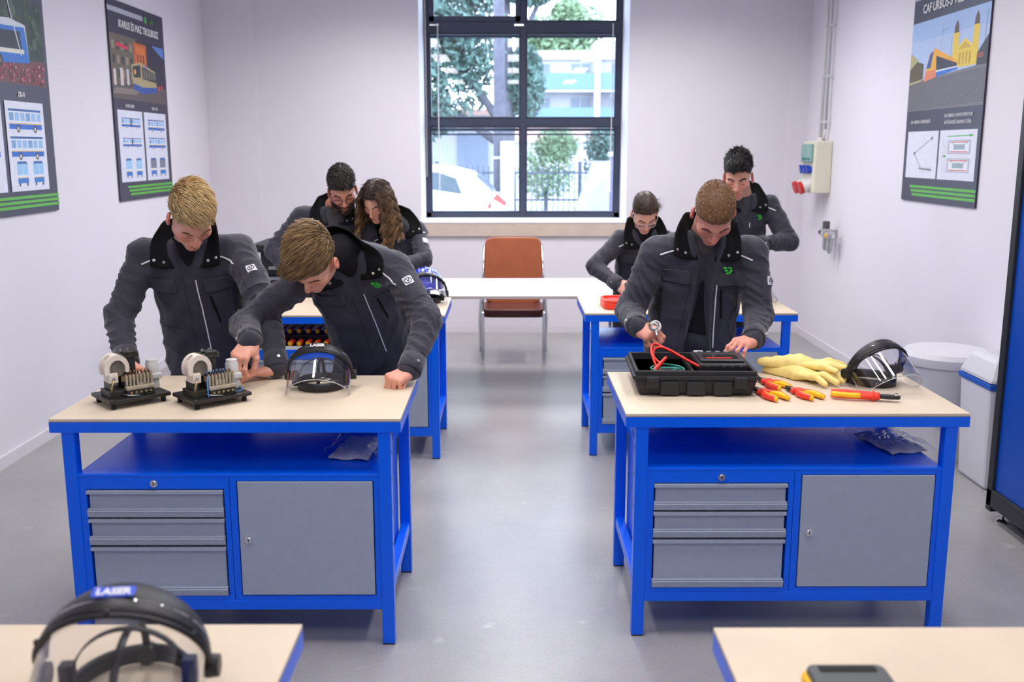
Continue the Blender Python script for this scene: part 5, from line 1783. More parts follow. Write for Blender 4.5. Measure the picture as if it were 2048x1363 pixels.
# ================================================================== THINGS ON THE BENCHES
M_visor = glass_mat('clear_visor', (.96, .96, .965), .03, 1.3)
def visor_clear_mat():
    return M_visor
def face_shield(label, loc, rz, tau=50, dome=None, logo=None, scale=1.0, brow_deg=27):
    t = thing('face_shield', label, 'face shield', loc, rz, group='face shields')
    rad, C = .122 * scale, Vector((0, .0, .078 * scale))
    T = R(tau)
    ax = Vector((0, -math.sin(T), -math.cos(T)))          # visor runs forward and down
    e2 = Vector((0, -math.cos(T), math.sin(T)))
    e1 = Vector((1, 0, 0))
    A = lambda ph, s, r=rad: C + e1 * (r * math.sin(ph)) + e2 * (r * math.cos(ph)) + ax * s
    # clear visor: curved sheet, rounded lower corners
    def vis(u, v):
        ph = R(-98 + 196 * u)
        Lmax = (.150 + .018 * math.cos(ph)) * scale
        lim = 1 - .0 * abs(math.sin(ph))
        return A(ph, -.012 * scale + (Lmax * lim) * v)
    pts = []
    vz = MB().grid(vis, 36, 12)
    # keep the sheet above the bench
    vz.v = [(x, y, max(z, .003)) for x, y, z in vz.v]
    o = vz.build('visor', M_visor, t, smooth=True, solid=.0022)
    ed = MB()
    ed.tube([Vector((p[0], p[1], p[2])) for p in vz.v[-37:]], .0016, n=6)
    ed.build('visor_edge', mat('visor_edge', (.55, .56, .58), .15, var=0), o, smooth=True)
    # black brow guard: band of a sphere behind the visor rim
    def brow(u, v):
        ph = R(-96 + 192 * u)
        th = R(4 + (brow_deg if dome is None else 45) * v * (math.cos(ph * .78)))
        r = rad + .004
        return C + (e1 * math.sin(ph) + e2 * math.cos(ph)) * (r * math.cos(th)) - ax * (r * .92 * math.sin(th)) + ax * .022
    g = MB().grid(brow, 32, 9)
    g.v = [(x, y, max(z, .004)) for x, y, z in g.v]
    g.build('brow_guard', M_black, t, smooth=True, solid=.004)
    ri = MB().tube([A(R(-97 + 194 * i / 40), .020, rad + .004) for i in range(41)], .0050, n=8)
    ri.v = [(x, y, max(z, .004)) for x, y, z in ri.v]
    ri.build('brow_rim', M_black, t, smooth=True)
    for ph in (-60, 0, 60):
        q = A(R(ph), .018, rad + .007)
        MB().ball(q, .006, 8, 6).build('rivet', M_black, t, smooth=True)
    # head band ring and cradle straps
    hb = MB()
    def band(u, v):
        a = 2 * PI * u
        return Vector((.088 * scale * math.cos(a), .012 + .102 * scale * math.sin(a), .003 + .034 * v))
    hb.grid(band, 36, 2).build('head_band', M_black, t, smooth=True, solid=.006)
    st = MB()
    def strap(u, v):
        a = PI * u
        return Vector((.086 * scale * math.cos(a), .01 + (v - .5) * .014, .035 + .082 * scale * math.sin(a)))
    st.grid(strap, 18, 1).build('crown_strap', M_black, t, smooth=True, solid=.003)
    def strap2(u, v):
        a = PI * u
        return Vector(((v - .5) * .013, .012 + .100 * scale * math.cos(a), .035 + .075 * scale * math.sin(a)))
    MB().grid(strap2, 14, 1).build('crown_strap', M_black, t, smooth=True, solid=.003)
    for s in (-1, 1):
        k = MB().cyl((s * (rad - .006), .005, .052), (s * (rad + .016), .005, .052), .021, .019, n=18).build('side_knob', M_black, t)
        shade_auto(k)
        MB().bx(s * .1 - .012, s * .1 + .012, -.008, .018, .01, .07).build('side_arm', M_black, t, bevel=.003)
    MB().cyl((0, .112, .02), (0, .135, .02), .018, n=16).build('rear_knob', M_black, t)
    if dome:
        def dm(u, v):
            a = 2 * PI * u; ph = PI / 2 * v
            return Vector((.112 * math.cos(a) * math.cos(ph), .045 + .132 * math.sin(a) * math.cos(ph), .085 + .125 * math.sin(ph)))
        h = MB().grid(dm, 32, 12).build('helmet_shell', dome, t, smooth=True, solid=.004)
        for x in (-.04, 0, .04):
            MB().tube([(x, .045 + .128 * math.cos(a), .087 + .125 * math.sin(a) * (1 - abs(x) * 2.2)) for a in [R(25 + 12 * i) for i in range(12)]], .006, n=6).build('helmet_ridge', dome, h, smooth=True)
    if logo:
        d, m1, m2, txt = logo
        ph0 = 0.0
        pc_ = brow(.5, .42) + (brow(.5, .42) - C).normalized() * .004
        nrm = (brow(.5, .42) - C).normalized()
        xr = Vector((1, 0, 0)); up = nrm.cross(xr)
        if up.z < 0: up = -up
        if m1:
            MB().prism([(-.034, -.010), (.034, -.010), (.034, .012), (-.034, .012)], 0, .0015, frame4(pc_, xr, up, nrm)).build('logo_patch', m1, t)
        text_mesh('logo_text', txt, .020, m2, t, frame4(pc_ + nrm * .002 - up * .006, xr, up, nrm), sx=1.0, bold=.0008)
    return t
M_logob = mat('logo_blue', srgb(30, 80, 210), .4)
M_logow = mat('logo_white', (.8, .8, .82), .4, var=0)
face_shield('black face shield with clear visor between the two students on the left bench', (-.735, 3.80, .851), R(4), 52, logo=(1, None, M_logow, 'LASER'))
face_shield('black face shield with clear visor beside the yellow gloves', (1.450, 3.86, .851), R(20), 52)
face_shield('blurred black face shield with blue logo on the nearest left workbench', (-.642, 1.545, .851), R(6), 60, logo=(1, M_logob, M_logow, 'LASER'), scale=1.10, brow_deg=44)
face_shield('face shield with blue helmet shell on the rear left bench', (-.505, 6.03, .851), R(6), 62, dome=mat('helmet_blue', (.02, .04, .62), .22, coat=.4))
face_shield('clear face shield at the right end of the rear right bench', (1.47, 6.06, .851), R(30), 45)

# ---------------------------------------------------------------- contactors on black plates
M_plate = mat('black_bakelite_plate', (.020, .018, .017), .38, var=.15, vscale=30, bump=.1, bscale=100)
M_ivory = mat('ivory_ceramic', srgb(226, 216, 200), .5, var=.06, vscale=30)
M_brass = mat('dull_brass', (.42, .33, .16), .4, .7, var=.15, vscale=60)
M_copper = mat('copper_tip', (.62, .32, .18), .35, .8, var=.1, vscale=60)
M_dirty = mat('oily_steel', (.055, .055, .045), .42, .5, var=.3, vscale=50)
M_bone = mat('terminal_bone', (.36, .32, .24), .55, var=.2, vscale=60)
M_gwhite = mat('grey_white_cap', (.60, .60, .57), .4, var=.06, vscale=30)
M_bwire = mat('blue_wire', (.05, .22, .52), .4)
def contactor(label, loc, rz, wires):
    t = thing('contactor', label, 'contactor', loc, rz, group='contactors on plates')
    # origin: bench top under the plate centre; local x to the right block, y to the back
    MB().bx(-.112, .114, -.094, .092, .022, .036).build('base_plate', M_plate, t, bevel=.003)
    for sx in (-1, 1):
        for sy in (-1, 1):
            MB().cyl((sx * .092, sy * .072, 0), (sx * .092, sy * .072, .022), .009, n=10).build('foot', M_rubber, t)
            MB().cyl((sx * .1, sy * .083, .036), (sx * .1, sy * .083, .038), .004, n=8).build('plate_screw', M_steel, t)
    # ivory arc chute: two curved cheeks joined by an arched rim
    def cheek(y0, y1):
        pts = [(-.028, 0), (-.030, .055)] + [(-.002 + .036 * math.cos(a), .060 + .040 * math.sin(a)) for a in [R(150 - 15 * i) for i in range(8)]] + [(.030, .03), (.012, .0)]
        inn = []
        return MB().prism(pts, y0, y1, frame4((-.055, 0, .085), (1, 0, 0), (0, 0, 1), (0, -1, 0)))
    chute = thing  # (keeps the name short below)
    def arch(y0, y1):
        mb = MB()
        A_ = [R(205 - 12.5 * i) for i in range(19)]
        o_ = [(-.057 + .047 * math.cos(a) * (1.0 if a > PI / 2 else .92), .138 + .052 * math.sin(a)) for a in A_]
        i_ = [(-.057 + .029 * math.cos(a), .136 + .034 * math.sin(a)) for a in A_]
        for k_ in range(18):
            q = [o_[k_], o_[k_ + 1], i_[k_ + 1], i_[k_]]
            mb.prism(q, y0, y1, frame4((0, 0, 0), (1, 0, 0), (0, 0, 1), (0, -1, 0)))
        return mb
    arch(.024, .042).build('arc_chute_cheek', M_ivory, t)
    arch(-.016, .004).build('arc_chute_cheek', M_ivory, t)
    rim = MB()
    prev = None
    for i in range(15):
        a = R(190 - 13 * i)
        p = (-.057 + .038 * math.cos(a), .146 + .040 * math.sin(a))
        if prev:
            cx_, cz_ = (p[0] + prev[0]) / 2, (p[1] + prev[1]) / 2
            an = math.atan2(p[1] - prev[1], p[0] - prev[0])
            if i in (1, 2, 3, 7, 8, 13, 14):
                rim.box((cx_, -.014, cz_), (.012, .022, .006), Matrix.Rotation(-an, 3, 'Y'))
        prev = p
    rim.build('arc_chute_rim', M_ivory, t, bevel=.0015)
    MB().bx(-.090, -.058, -.046, .012, .088, .124).build('arc_chute_foot', M_ivory, t, bevel=.003)
    MB().cyl((-.074, -.046, .104), (-.074, -.051, .104), .006, n=10).build('chute_screw', M_steel, t)
    MB().cyl((-.055, .002, .138), (-.055, -.032, .138), .030, n=20).build('blow_out_disc', mat('brown_disc', (.16, .14, .11), .6, var=.2, vscale=60), t)
    # magnet frame and coil behind
    MB().bx(-.040, .030, .012, .060, .036, .165).build('magnet_frame', M_dirty, t, bevel=.003)
    MB().cyl((-.005, .012, .110), (-.005, -.020, .110), .022, n=18).build('coil', mat('coil_black', (.02, .018, .016), .5), t)
    MB().bx(-.030, .040, .0, .055, .165, .182).build('armature', M_dirty, t, bevel=.002)
    MB().bx(-.015, .030, -.005, .040, .182, .190).build('armature_plate', M_dirty, t, bevel=.002)
    for x in (-.018, .008): MB().cyl((x, .02, .19), (x, .02, .198), .005, n=8).build('bolt', M_steel, t)
    MB().bx(-.095, -.03, -.05, .04, .036, .060).build('lower_block', M_dirty, t, bevel=.002)
    MB().bx(-.085, -.072, -.045, .03, .060, .09).build('support_post', M_dirty, t, bevel=.002)
    MB().tube([(-.085, -.05, .05), (-.088, -.056, .075), (-.078, -.054, .10)], .004, n=6).build('braid', M_brass, t, smooth=True)
    # auxiliary contact bank: two rows of slats with copper tips
    MB().box((.012, -.062, .066), (.105, .026, .012)).build('contact_rail', M_bone, t, bevel=.002)
    MB().bx(-.038, .062, -.070, -.020, .036, .058).build('contact_base', M_dirty, t, bevel=.002)
    MB().box((.012, -.034, .098), (.110, .006, .020)).build('contact_rail', M_brass, t)
    for k in range(8):
        x = -.034 + k * .0132
        s = MB().bx(x - .0036, x + .0036, -.062, -.052, .070, .112).build('contact_slat', M_bone, t, bevel=.001)
        MB().bx(x - .0030, x + .0030, -.036, -.028, .072, .118).build('contact_slat', M_dirty, t, bevel=.001)
        MB().cyl((x, -.057, .112), (x, -.057, .118), .0036, .0024, n=8).build('copper_tip', M_copper, t)
        MB().cyl((x, -.032, .118), (x, -.032, .125), .0030, .0022, n=8).build('copper_tip', M_copper, t)
    for k in range(5):
        x = -.025 + k * .018
        MB().cyl((x, -.075, .050), (x, -.071, .050), .0045, n=8).build('terminal_screw', M_brass, t)
    # relay block with a grey white cap at the right
    MB().bx(.070, .108, -.012, .028, .036, .075).build('relay_foot', M_gwhite, t, bevel=.004)
    MB().bx(.062, .116, -.020, .036, .075, .096).build('relay_block', M_gwhite, t, bevel=.004)
    shade_auto(MB().lathe([(0, .0), (.024, .0), (.024, .036), (.021, .042), (.021, .050), (.017, .052), (0, .051)], 20, (.089, .008, .096)).build('relay_cap', M_gwhite, t))
    MB().tube([(.05, -.03, .05), (.07, -.05, .042), (.06, -.075, .040), (.02, -.09, .040)], .0026, n=6).build('wire', M_rubber, t, smooth=True)
    MB().tube([(-.06, -.06, .05), (-.04, -.085, .045), (.0, -.092, .041)], .0022, n=6).build('wire', M_steel, t, smooth=True)
    if wires:
        for k in range(6):
            x = -.034 + k * .0132
            MB().tube([(x, -.05, .112), (x - .004, -.046, .128), (x + .003, -.038, .128), (x, -.034, .116)], .0018, n=6).build('wire', M_bwire, t, smooth=True)
        MB().tube([(-.038, -.056, .110), (-.046, -.066, .09), (-.048, -.072, .06), (-.052, -.085, .040)], .0026, n=6).build('wire', M_bwire, t, smooth=True)
        MB().tube([(.062, -.05, .10), (.066, -.056, .07), (.062, -.066, .042), (.078, -.070, .040), (.100, -.050, .040), (.105, -.015, .045)], .0026, n=6).build('wire', M_bwire, t, smooth=True)
    return t
contactor('contactor with ivory arc chute on a black plate, leftmost on the bench', (-1.400, 3.590, .85), R(42), False)
contactor('contactor with blue wires on a black plate, its cap being gripped', (-1.100, 3.590, .85), R(42), True)

# ---------------------------------------------------------------- tester case
M_case = mat('textured_black_case', (.018, .018, .020), .55, var=.1, vscale=40, bump=.5, bscale=260)
t = thing('tester_case', 'open black hard case with a tester and cables on the right bench', 'case', (.715, 3.84, .85), R(-2))
W2, D2 = .232, .185
def wallbox(x0, x1, y0, y1, z0, z1, th):
    mb = MB()
    mb.bx(x0, x1, y0, y1, z0, z0 + th)
    mb.bx(x0, x1, y0, y0 + th, z0 + th, z1); mb.bx(x0, x1, y1 - th, y1, z0 + th, z1)
    mb.bx(x0, x0 + th, y0 + th, y1 - th, z0 + th, z1); mb.bx(x1 - th, x1, y0 + th, y1 - th, z0 + th, z1)
    return mb
taperw = taper(0.0, .070, W2 - .018, D2 - .014, W2, D2)
taperw.build('lower_shell', M_case, t, bevel=.012)
wallbox(-W2 + .004, W2 - .004, -D2 + .004, D2 - .004, .055, .098, .012).build('shell_rim', M_case, t, bevel=.003)
rimo = MB()
rimo.bx(-W2 - .006, W2 + .006, -D2 - .006, -D2 + .010, .066, .080); rimo.bx(-W2 - .006, W2 + .006, D2 - .010, D2 + .006, .066, .080)
rimo.bx(-W2 - .006, -W2 + .010, -D2 + .01, D2 - .01, .066, .080); rimo.bx(W2 - .010, W2 + .006, -D2 + .01, D2 - .01, .066, .080)
rimo.build('rim_flange', M_case, t, bevel=.002)
for x in (-.165, .165):
    l = MB().bx(x - .024, x + .024, -D2 - .016, -D2 - .002, .034, .078).build('latch', M_case, t, bevel=.004)
    MB().bx(x - .018, x + .018, -D2 - .019, -D2 - .015, .058, .072).build('latch_tab', M_case, l, bevel=.002)
for x in (-.10, 0, .10):
    MB().box((x, -D2 - .001, .032), (.07, .010, .052)).build('rib_panel', M_case, t, bevel=.004)
MB().bx(-W2 + .016, W2 - .016, -D2 + .016, D2 - .016, .066, .070).build('tray_floor', M_black, t)
MB().bx(-.012, .0, -D2 + .016, D2 - .016, .070, .090).build('tray_divider', M_case, t, bevel=.002)
# tester unit on the right half: its own thing
d = thing('insulation_tester', 'black tester unit with display resting in the right half of the case', 'tester', (.825, 3.835, .920), R(-2))
MB().bx(-.092, .092, -.135, .125, .0, .046).build('housing', M_black, d, bevel=.008)
tp = MB().box((0, -.03, .052), (.164, .150, .008)).build('display_bezel', mat('grey_bezel', (.05, .05, .055), .35), d, bevel=.003)
MB().box((.0, -.045, .0565), (.132, .075, .002)).build('display', mat('tester_display', (.035, .03, .035), .12), tp)
MB().box((-.01, -.075, .0580), (.100, .012, .001)).build('orange_strip', M_orange, tp)
for k in range(5):
    MB().box((-.064 + k * .032, -.138, .022), (.014, .008, .036)).build('grip_rib', M_black, d, bevel=.002)
for k in range(4):
    MB().cyl((-.06 + k * .035, .075, .046), (-.06 + k * .035, .075, .054), .010, n=14).build('button', mat('grey_button', (.25, .25, .27), .4), d)
MB().box((-.062, .105, .0475), (.036, .022, .003)).build('label_plate', M_whitepl, d)
# leads lying in the left half
def lead(name, label, pts, r, m, clip=None):
    t_ = thing(name, label, 'cable', (0, 0, 0))
    cu = spline3(pts, 8)
    MB().tube(cu, r, n=8).build('cable', m, t_, smooth=True)
    if clip:
        p, q, m2 = clip
        MB().cyl(p, q, .009, .006, n=10).build('clip_handle', m2, t_)
    return t_
def spline3(pts, k):
    pts = [Vector(p) for p in pts]; out = []
    for i in range(len(pts) - 1):
        p0, p1, p2, p3 = pts[max(i - 1, 0)], pts[i], pts[i + 1], pts[min(i + 2, len(pts) - 1)]
        for j in range(k):
            f_ = j / k
            out.append(.5 * ((2 * p1) + (p2 - p0) * f_ + (2 * p0 - 5 * p1 + 4 * p2 - p3) * f_ ** 2 + (3 * p1 - p0 - 3 * p2 + p3) * f_ ** 3))
    out.append(pts[-1]); return out
lead('red_test_lead', 'red test lead with clip coiled above the case left half', [(.575, 3.76, .935), (.565, 3.86, .985), (.590, 3.93, 1.000), (.640, 3.86, .985), (.700, 3.78, .960), (.735, 3.72, .950), (.690, 3.76, .970), (.625, 3.88, .992), (.585, 3.90, .985), (.575, 3.85, .962), (.600, 3.79, .945)], .0050, M_red, clip=((.560, 3.74, .932), (.615, 3.80, .972), M_red))
M_teal = mat('teal_wire', srgb(10, 120, 105), .4)
lead('green_test_lead', 'green test lead coiled on the floor of the case', [(.535, 3.72, .928), (.58, 3.76, .936), (.64, 3.74, .942), (.67, 3.70, .938), (.66, 3.74, .948), (.60, 3.80, .944), (.55, 3.76, .938), (.59, 3.71, .934), (.65, 3.72, .944), (.68, 3.76, .936), (.66, 3.80, .930), (.56, 3.82, .928)], .0040, M_teal)
t = thing('battery_pack', 'small black block lying beside the leads in the case', 'block', (.625, 3.715, .921))
MB().bx(-.05, .05, -.018, .018, 0, .022).build('body', M_black, t, bevel=.003)
MB().bx(-.02, .02, -.0195, -.018, .006, .016).build('label_plate', mat('label_grey', (.3, .3, .32), .5), t)

# ---------------------------------------------------------------- insulated pliers
def pliers(label, loc, rz, black_tip=True):
    t = thing('pliers', label, 'pliers', loc, rz, group='insulated pliers')
    # jaws to +y, handles to -y ; lies flat
    for s in (-1, 1):
        pts = spline3([(s * -.010, .022, .012), (s * .004, .0, .012), (s * .026, -.035, .012), (s * .032, -.07, .012), (s * .027, -.105, .012)], 5)
        n = len(pts)
        h = MB().tube(pts, [.0105 + .0035 * math.sin(PI * i / (n - 1)) for i in range(n)], n=10, flat=.85).build('handle', M_orange, t, smooth=True)
        q = [Vector((p.x - s * .0058, p.y, p.z + .0015)) for p in pts[8:]]
        MB().tube(q, [.0088 + .0030 * math.sin(PI * i / (len(q) - 1)) for i in range(len(q))], n=8).build('yellow_inlay', M_yellow, h, smooth=True)
        MB().ball((pts[-1].x, pts[-1].y - .003, .012), (.0095, .008, .0095), 10, 6).build('handle_end', M_yellow, h, smooth=True)
        MB().tube([(s * .012, .018, .012), (s * .018, .010, .013), (s * .016, .0, .013)], .010, n=8).build('guard', M_orange, h, smooth=True)
    MB().cyl((0, .026, .004), (0, .026, .021), .012, n=16).build('pivot', M_steel, t)
    for s in (-1, 1):
        MB().prism([(s * .001, .022), (s * .013, .026), (s * .011, .05), (s * .004, .072), (s * .001, .072)], .005, .019, Matrix.Identity(4)).build('jaw', M_tbody, t, bevel=.001)
    return t
pliers('red and yellow pliers lying farthest back, beside the case corner', (1.030, 3.845, .851), R(22))
pliers('red and yellow pliers lying nearest the tester case front corner', (.972, 3.675, .851), R(22))
pliers('red and yellow pliers lying alone in front of the yellow gloves', (1.105, 3.690, .851), R(24))
# cable cutter
t = thing('cable_cutter', 'long cable cutter with red and yellow handles beside the gloves', 'cutter', (1.325, 3.605, .851), R(-18))
for s, zz in ((-1, .016), (1, .018)):
    pts = spline3([(.055, s * .006, zz), (.0, s * .016, zz), (-.06, s * .022, zz), (-.115, s * .016, zz)], 5)
    h = MB().tube(pts, .0115, n=10).build('handle', M_orange, t, smooth=True)
    MB().tube([p + Vector((0, -.003, .003)) for p in pts[6:]], .0105 if s < 0 else .006, n=10).build('yellow_sleeve', M_yellow if s < 0 else M_orange, h, smooth=True)
    MB().lathe([(.011, 0), (.019, .002), (.019, .006), (.011, .008)], 14, (.03, s * .010, zz), Matrix.Rotation(R(90), 3, 'Y')).build('guard', M_orange, h, smooth=True)
MB().prism([(.05, -.012), (.085, -.015), (.125, -.006), (.130, .004), (.115, .014), (.085, .013), (.05, .012)], .010, .024, Matrix.Identity(4)).build('blade', M_tbody, t, bevel=.002)
MB().cyl((.112, .002, .024), (.112, .002, .031), .008, n=14).build('pivot', M_chrome, t)
MB().cyl((.085, .0, .024), (.085, 0, .028), .006, n=12).build('bolt', M_steel, t)

# ---------------------------------------------------------------- yellow gloves
M_latex = mat('yellow_latex', srgb(246, 224, 140), .5, var=.05, vscale=30, sss=.1)
def glove(label, loc, rz, lift, seed):
    rg_ = np.random.default_rng(seed)
    f = Field((-.12, -.19, -.01), (.12, .22, .075), .0036)
    f.ell((0, .0, .026), (.050, .062, .020), .02)
    f.cone((0, .03, .022), (0, .185, .014), .040, .018, .03)
    for i in range(4):
        x = -.038 + i * .025
        m_ = (x * 1.35, -.085 - .012 * (i in (1, 2)), .028 + .012 * rg_.random())
        e = (x * 1.95 + .012 * rg_.normal(), -.135 - .020 * (i in (1, 2)), .015 + .010 * rg_.random())
        f.cone((x, -.045, .026), m_, .0150, .0138, .006)
        f.cone(m_, e, .0138, .0120, .004)
    f.cone((.045, .01, .022), (.078, -.035, .018), .016, .013, .012); f.cone((.078, -.035, .018), (.080, -.070, .016), .013, .011, .008)
    X = f.ax[0][:, None, None]; Y = f.ax[1][None, :, None]; Z = f.ax[2][None, None, :]
    f.D = f.D + .0016 * np.sin(Y * 130 + 2 * np.sin(X * 60 + seed)) * np.sin(X * 70 + 1.2)
    f.D = np.maximum(f.D, np.broadcast_to(.001 - Z, f.D.shape)).astype(F32)
    V, Fc = f.mesh()
    o = mesh_obj('rubber_glove', V, Fc, M_latex, None)
    o.location = (loc[0], loc[1], loc[2] + lift); o.rotation_euler = (0, 0, rz)
    tag(o, label, 'glove', 'pair of rubber gloves')
    return o
GLOVES = True

# ---------------------------------------------------------------- plastic bags of folded gloves on the shelves
M_bagcloth = mat('folded_grey_cloth', (.58, .58, .60), .8, var=.15, vscale=30, bump=.3, bscale=200)
M_film = glass_mat('clear_film', (.93, .94, .95), .16, 1.5)
def bag(label, loc, rz, seed, sx=1.0):
    t = thing('plastic_bag', label, 'bag', loc, rz, group='bagged gloves on the bench shelves')
    rg_ = random.Random(seed)
    ph = [rg_.uniform(0, 6) for _ in range(6)]
    def cl(u, v):
        x = (-.075 + .15 * u) * sx; y = -.13 + .26 * v
        ed = min(u, 1 - u, v, 1 - v)
        return Vector((x * (1 - .12 * v), y, .006 + .018 * min(1, ed * 8) + .003 * math.sin(u * 9 + v * 14 + ph[0])))
    o = MB().grid(cl, 14, 18).build('folded_gloves', M_bagcloth, t, smooth=True, solid=.006)
    MB().box((.02, -.07, .0262), (.055, .030, .0012)).build('paper_label', mat('paper_label', (.55, .55, .57), .6), o)
    def fl(u, v):
        x = (-.105 + .21 * u) * sx; y = -.145 + .32 * v
        ed = min(u, 1 - u, v, 1 - v)
        z = .004 + .030 * min(1, ed * 6) + .007 * abs(math.sin(u * 17 + 3 * math.sin(v * 9 + ph[1]) + ph[2])) + .006 * abs(math.sin(v * 23 + 2 * math.sin(u * 8 + ph[3]) + ph[4]))
        if v > .85: z += (v - .85) * .16 * (1 + math.sin(u * 12 + ph[5]))
        return Vector((x + .008 * math.sin(v * 15 + ph[0]), y, z))
    MB().grid(fl, 28, 34).build('film', M_film, t)
bag('clear plastic bag of folded grey gloves on the front left bench shelf', (-.575, 3.63, .649), R(-6), 1)
bag('clear plastic bag of folded grey gloves on the front right bench shelf', (1.470, 3.70, .649), R(14), 2)
bag('clear plastic bag on the rear left bench shelf', (-.56, 5.80, .649), R(4), 3)
bag('clear plastic bag on the rear right bench shelf', (1.42, 5.84, .649), R(-5), 4)

# ---------------------------------------------------------------- red carrying case on the rear right bench
t = thing('carrying_case', 'small red plastic case with recessed lid on the rear right bench', 'case', (.745, 5.86, .851), R(3))
pts = []
def rr(w_, d_, r_, n=6):
    out = []
    for cx_, cy_, a0 in ((w_ - r_, d_ - r_, 0), (-w_ + r_, d_ - r_, 90), (-w_ + r_, -d_ + r_, 180), (w_ - r_, -d_ + r_, 270)):
        out += [(cx_ + r_ * math.cos(R(a0 + 90 * i / n)), cy_ + r_ * math.sin(R(a0 + 90 * i / n))) for i in range(n + 1)]
    return out
shade_auto(MB().prism(rr(.19, .12, .05), 0, .040, Matrix.Identity(4)).build('shell', M_orange, t, bevel=.008))
rim = MB()
pl = rr(.182, .112, .045)
rim.tube([(x, y, .046) for x, y in pl], .009, n=8, closed=True)
rim.build('rim', M_orange, t, smooth=True)
MB().prism(rr(.150, .080, .03), .040, .044, Matrix.Identity(4)).build('lid_panel', mat('red_panel', srgb(210, 60, 44), .45), t, bevel=.002)
MB().bx(-.04, .04, -.128, -.116, .012, .03).build('latch', M_orange, t, bevel=.003)

# ---------------------------------------------------------------- yellow meter, nearest right
t = thing('bench_meter', 'grey and yellow bench meter cut off at the lower right edge', 'meter', (.560, 1.445, .851), R(0))
shade_auto(MB().prism(rr(.070, .10, .018), 0, .055, Matrix.Identity(4)).build('yellow_case', M_yellow, t, bevel=.006))
M_mgrey = mat('meter_grey', (.085, .095, .095), .5, var=.05, vscale=30)
shade_auto(MB().prism(rr(.066, .098, .016), .052, .066, frame4((.004, 0, 0), (1, 0, 0), (0, 1, 0), (0, 0, 1))).build('grey_face', M_mgrey, t, bevel=.006))
MB().box((.004, .078, .0665), (.095, .018, .003)).build('handle_slot', M_rubber, t, bevel=.001)
MB().box((.004, -.01, .0670), (.10, .06, .002)).build('display', mat('meter_display', (.25, .28, .25), .2), t)
# ---------------------------------------------------------------- things held in hands
t = thing('lead_connector', 'coiled grey lead with metal plugs held in the buzz cut student fist', 'connector', (.610, 4.085, 1.028))
MB().tube([(.022 * math.cos(a) , -.004 + .008 * math.sin(a * 2), .018 + .020 * math.sin(a)) for a in [2 * PI * i / 20 for i in range(20)]], .0055, n=8, closed=True).build('loop', M_gwhite, t, smooth=True)
MB().tube([(.014 * math.cos(a) - .006, -.014, .020 + .012 * math.sin(a)) for a in [2 * PI * i / 16 for i in range(16)]], .005, n=8, closed=True).build('loop', M_gwhite, t, smooth=True)
MB().cyl((.004, -.012, .0), (.006, -.026, -.018), .005, n=10).build('plug', M_steel, t)
MB().cyl((-.02, -.01, .022), (-.03, -.02, .03), .006, n=10).build('plug', M_brass, t)
t = thing('handheld_meter', 'small dark handheld meter held by the student with clear glasses', 'meter', (.800, 6.36, .895), R(10), rot=(R(60), 0, R(8)))
MB().bx(-.05, .05, -.035, .035, -.012, .012).build('case', M_black, t, bevel=.005)
MB().bx(-.042, .042, -.028, .028, .012, .0135).build('screen', mat('meter_screen', (.10, .10, .11), .2), t)
glove('pale yellow rubber glove lying underneath, cuff towards the case', (1.200, 3.930, .851), R(40), 0.0, 1)
glove('pale yellow rubber glove lying on top of the other glove', (1.215, 3.970, .851), R(60), .034, 2)

# ================================================================== PEOPLE
# head-local axes: x = the person's right (viewer's left), y = forward, z = up
BLOND = srgb(188, 156, 104)
person(dict(seed=3, label='student with short blond hair in dark work jacket, leaning over two contactors, far left',
    pelvis=(-1.36, 4.44, .93), neck=(-1.375, 4.30, 1.395), shR=(-1.585, 4.33, 1.325), shL=(-1.175, 4.33, 1.345),
    head=(-1.320, 4.16, 1.490), head_rot=(36, 56, 8), girth=1.0, hs=1.06,
    wrR=(-1.575, 4.02, .905), poleR=(-.6, .5, .0), handR=dict(pose='flat', fing=(.25, -1, -.12), back=(0, -.1, 1)),
    wrL=(-.945, 3.975, .895), poleL=(.7, .5, .2), handL=dict(pose='flat', fing=(-1, -.35, -.16), back=(-.1, 0, 1)),
    skin=srgb(228, 170, 148), haircol=BLOND, hairlight=srgb(228, 204, 156), lightfrac=.45, browcol=srgb(160, 116, 76), browrad=.0009,
    top=.022, side=.003, front=.090, scalp=.35, mess=.10, rough=.003, shirt='black', logo=False, badge=(.45, -.9, .1), vdepth=.13,
    strand=dict(n=3400, len0=.010, len1=.034, lift=.75, flow=flow_dir((-.55, .8, .1)), rad=.0014)))
BROWN = srgb(126, 98, 66)
person(dict(seed=5, label='student with swept brown hair bending low over the bench, gripping a contactor cap',
    pelvis=(-.625, 4.52, .93), neck=(-.690, 4.185, 1.352), shR=(-.865, 4.13, 1.240), shL=(-.485, 4.20, 1.283), bend=-.03, collar_h=1.45, neck_cover=.075, neck_fill=True, no_pipe_right=True, feet_dx=-.16,
    head=(-.792, 4.05, 1.322), head_rot=(-30, 62, -22), girth=.98, hs=1.08,
    wrR=(-1.012, 3.835, 1.035), poleR=(-.6, .6, -.25), handR=dict(pose='pinch', fing=(-.38, -.75, -.72), back=(-.15, -.85, .75)),
    wrL=(-.392, 3.845, .912), poleL=(.8, .45, .1), handL=dict(pose='fist', fing=(-.75, -.75, -.30), back=(.05, -.25, 1)),
    skin=srgb(230, 172, 148), haircol=BROWN, hairlight=srgb(178, 148, 104), lightfrac=.35, browcol=srgb(110, 80, 60),
    top=.034, side=.003, front=.092, scalp=.5, mess=.09, rough=.003, shirt='black', badge=(.35, -.95, .2), badge_t=.42, vdepth=.15,
    lumps=[((.02, .065, .115), (.055, .040, .032))],
    strand=dict(n=3600, len0=.008, len1=.050, lift=.45, flow=flow_dir((.55, .75, .05)), rad=.0014)))
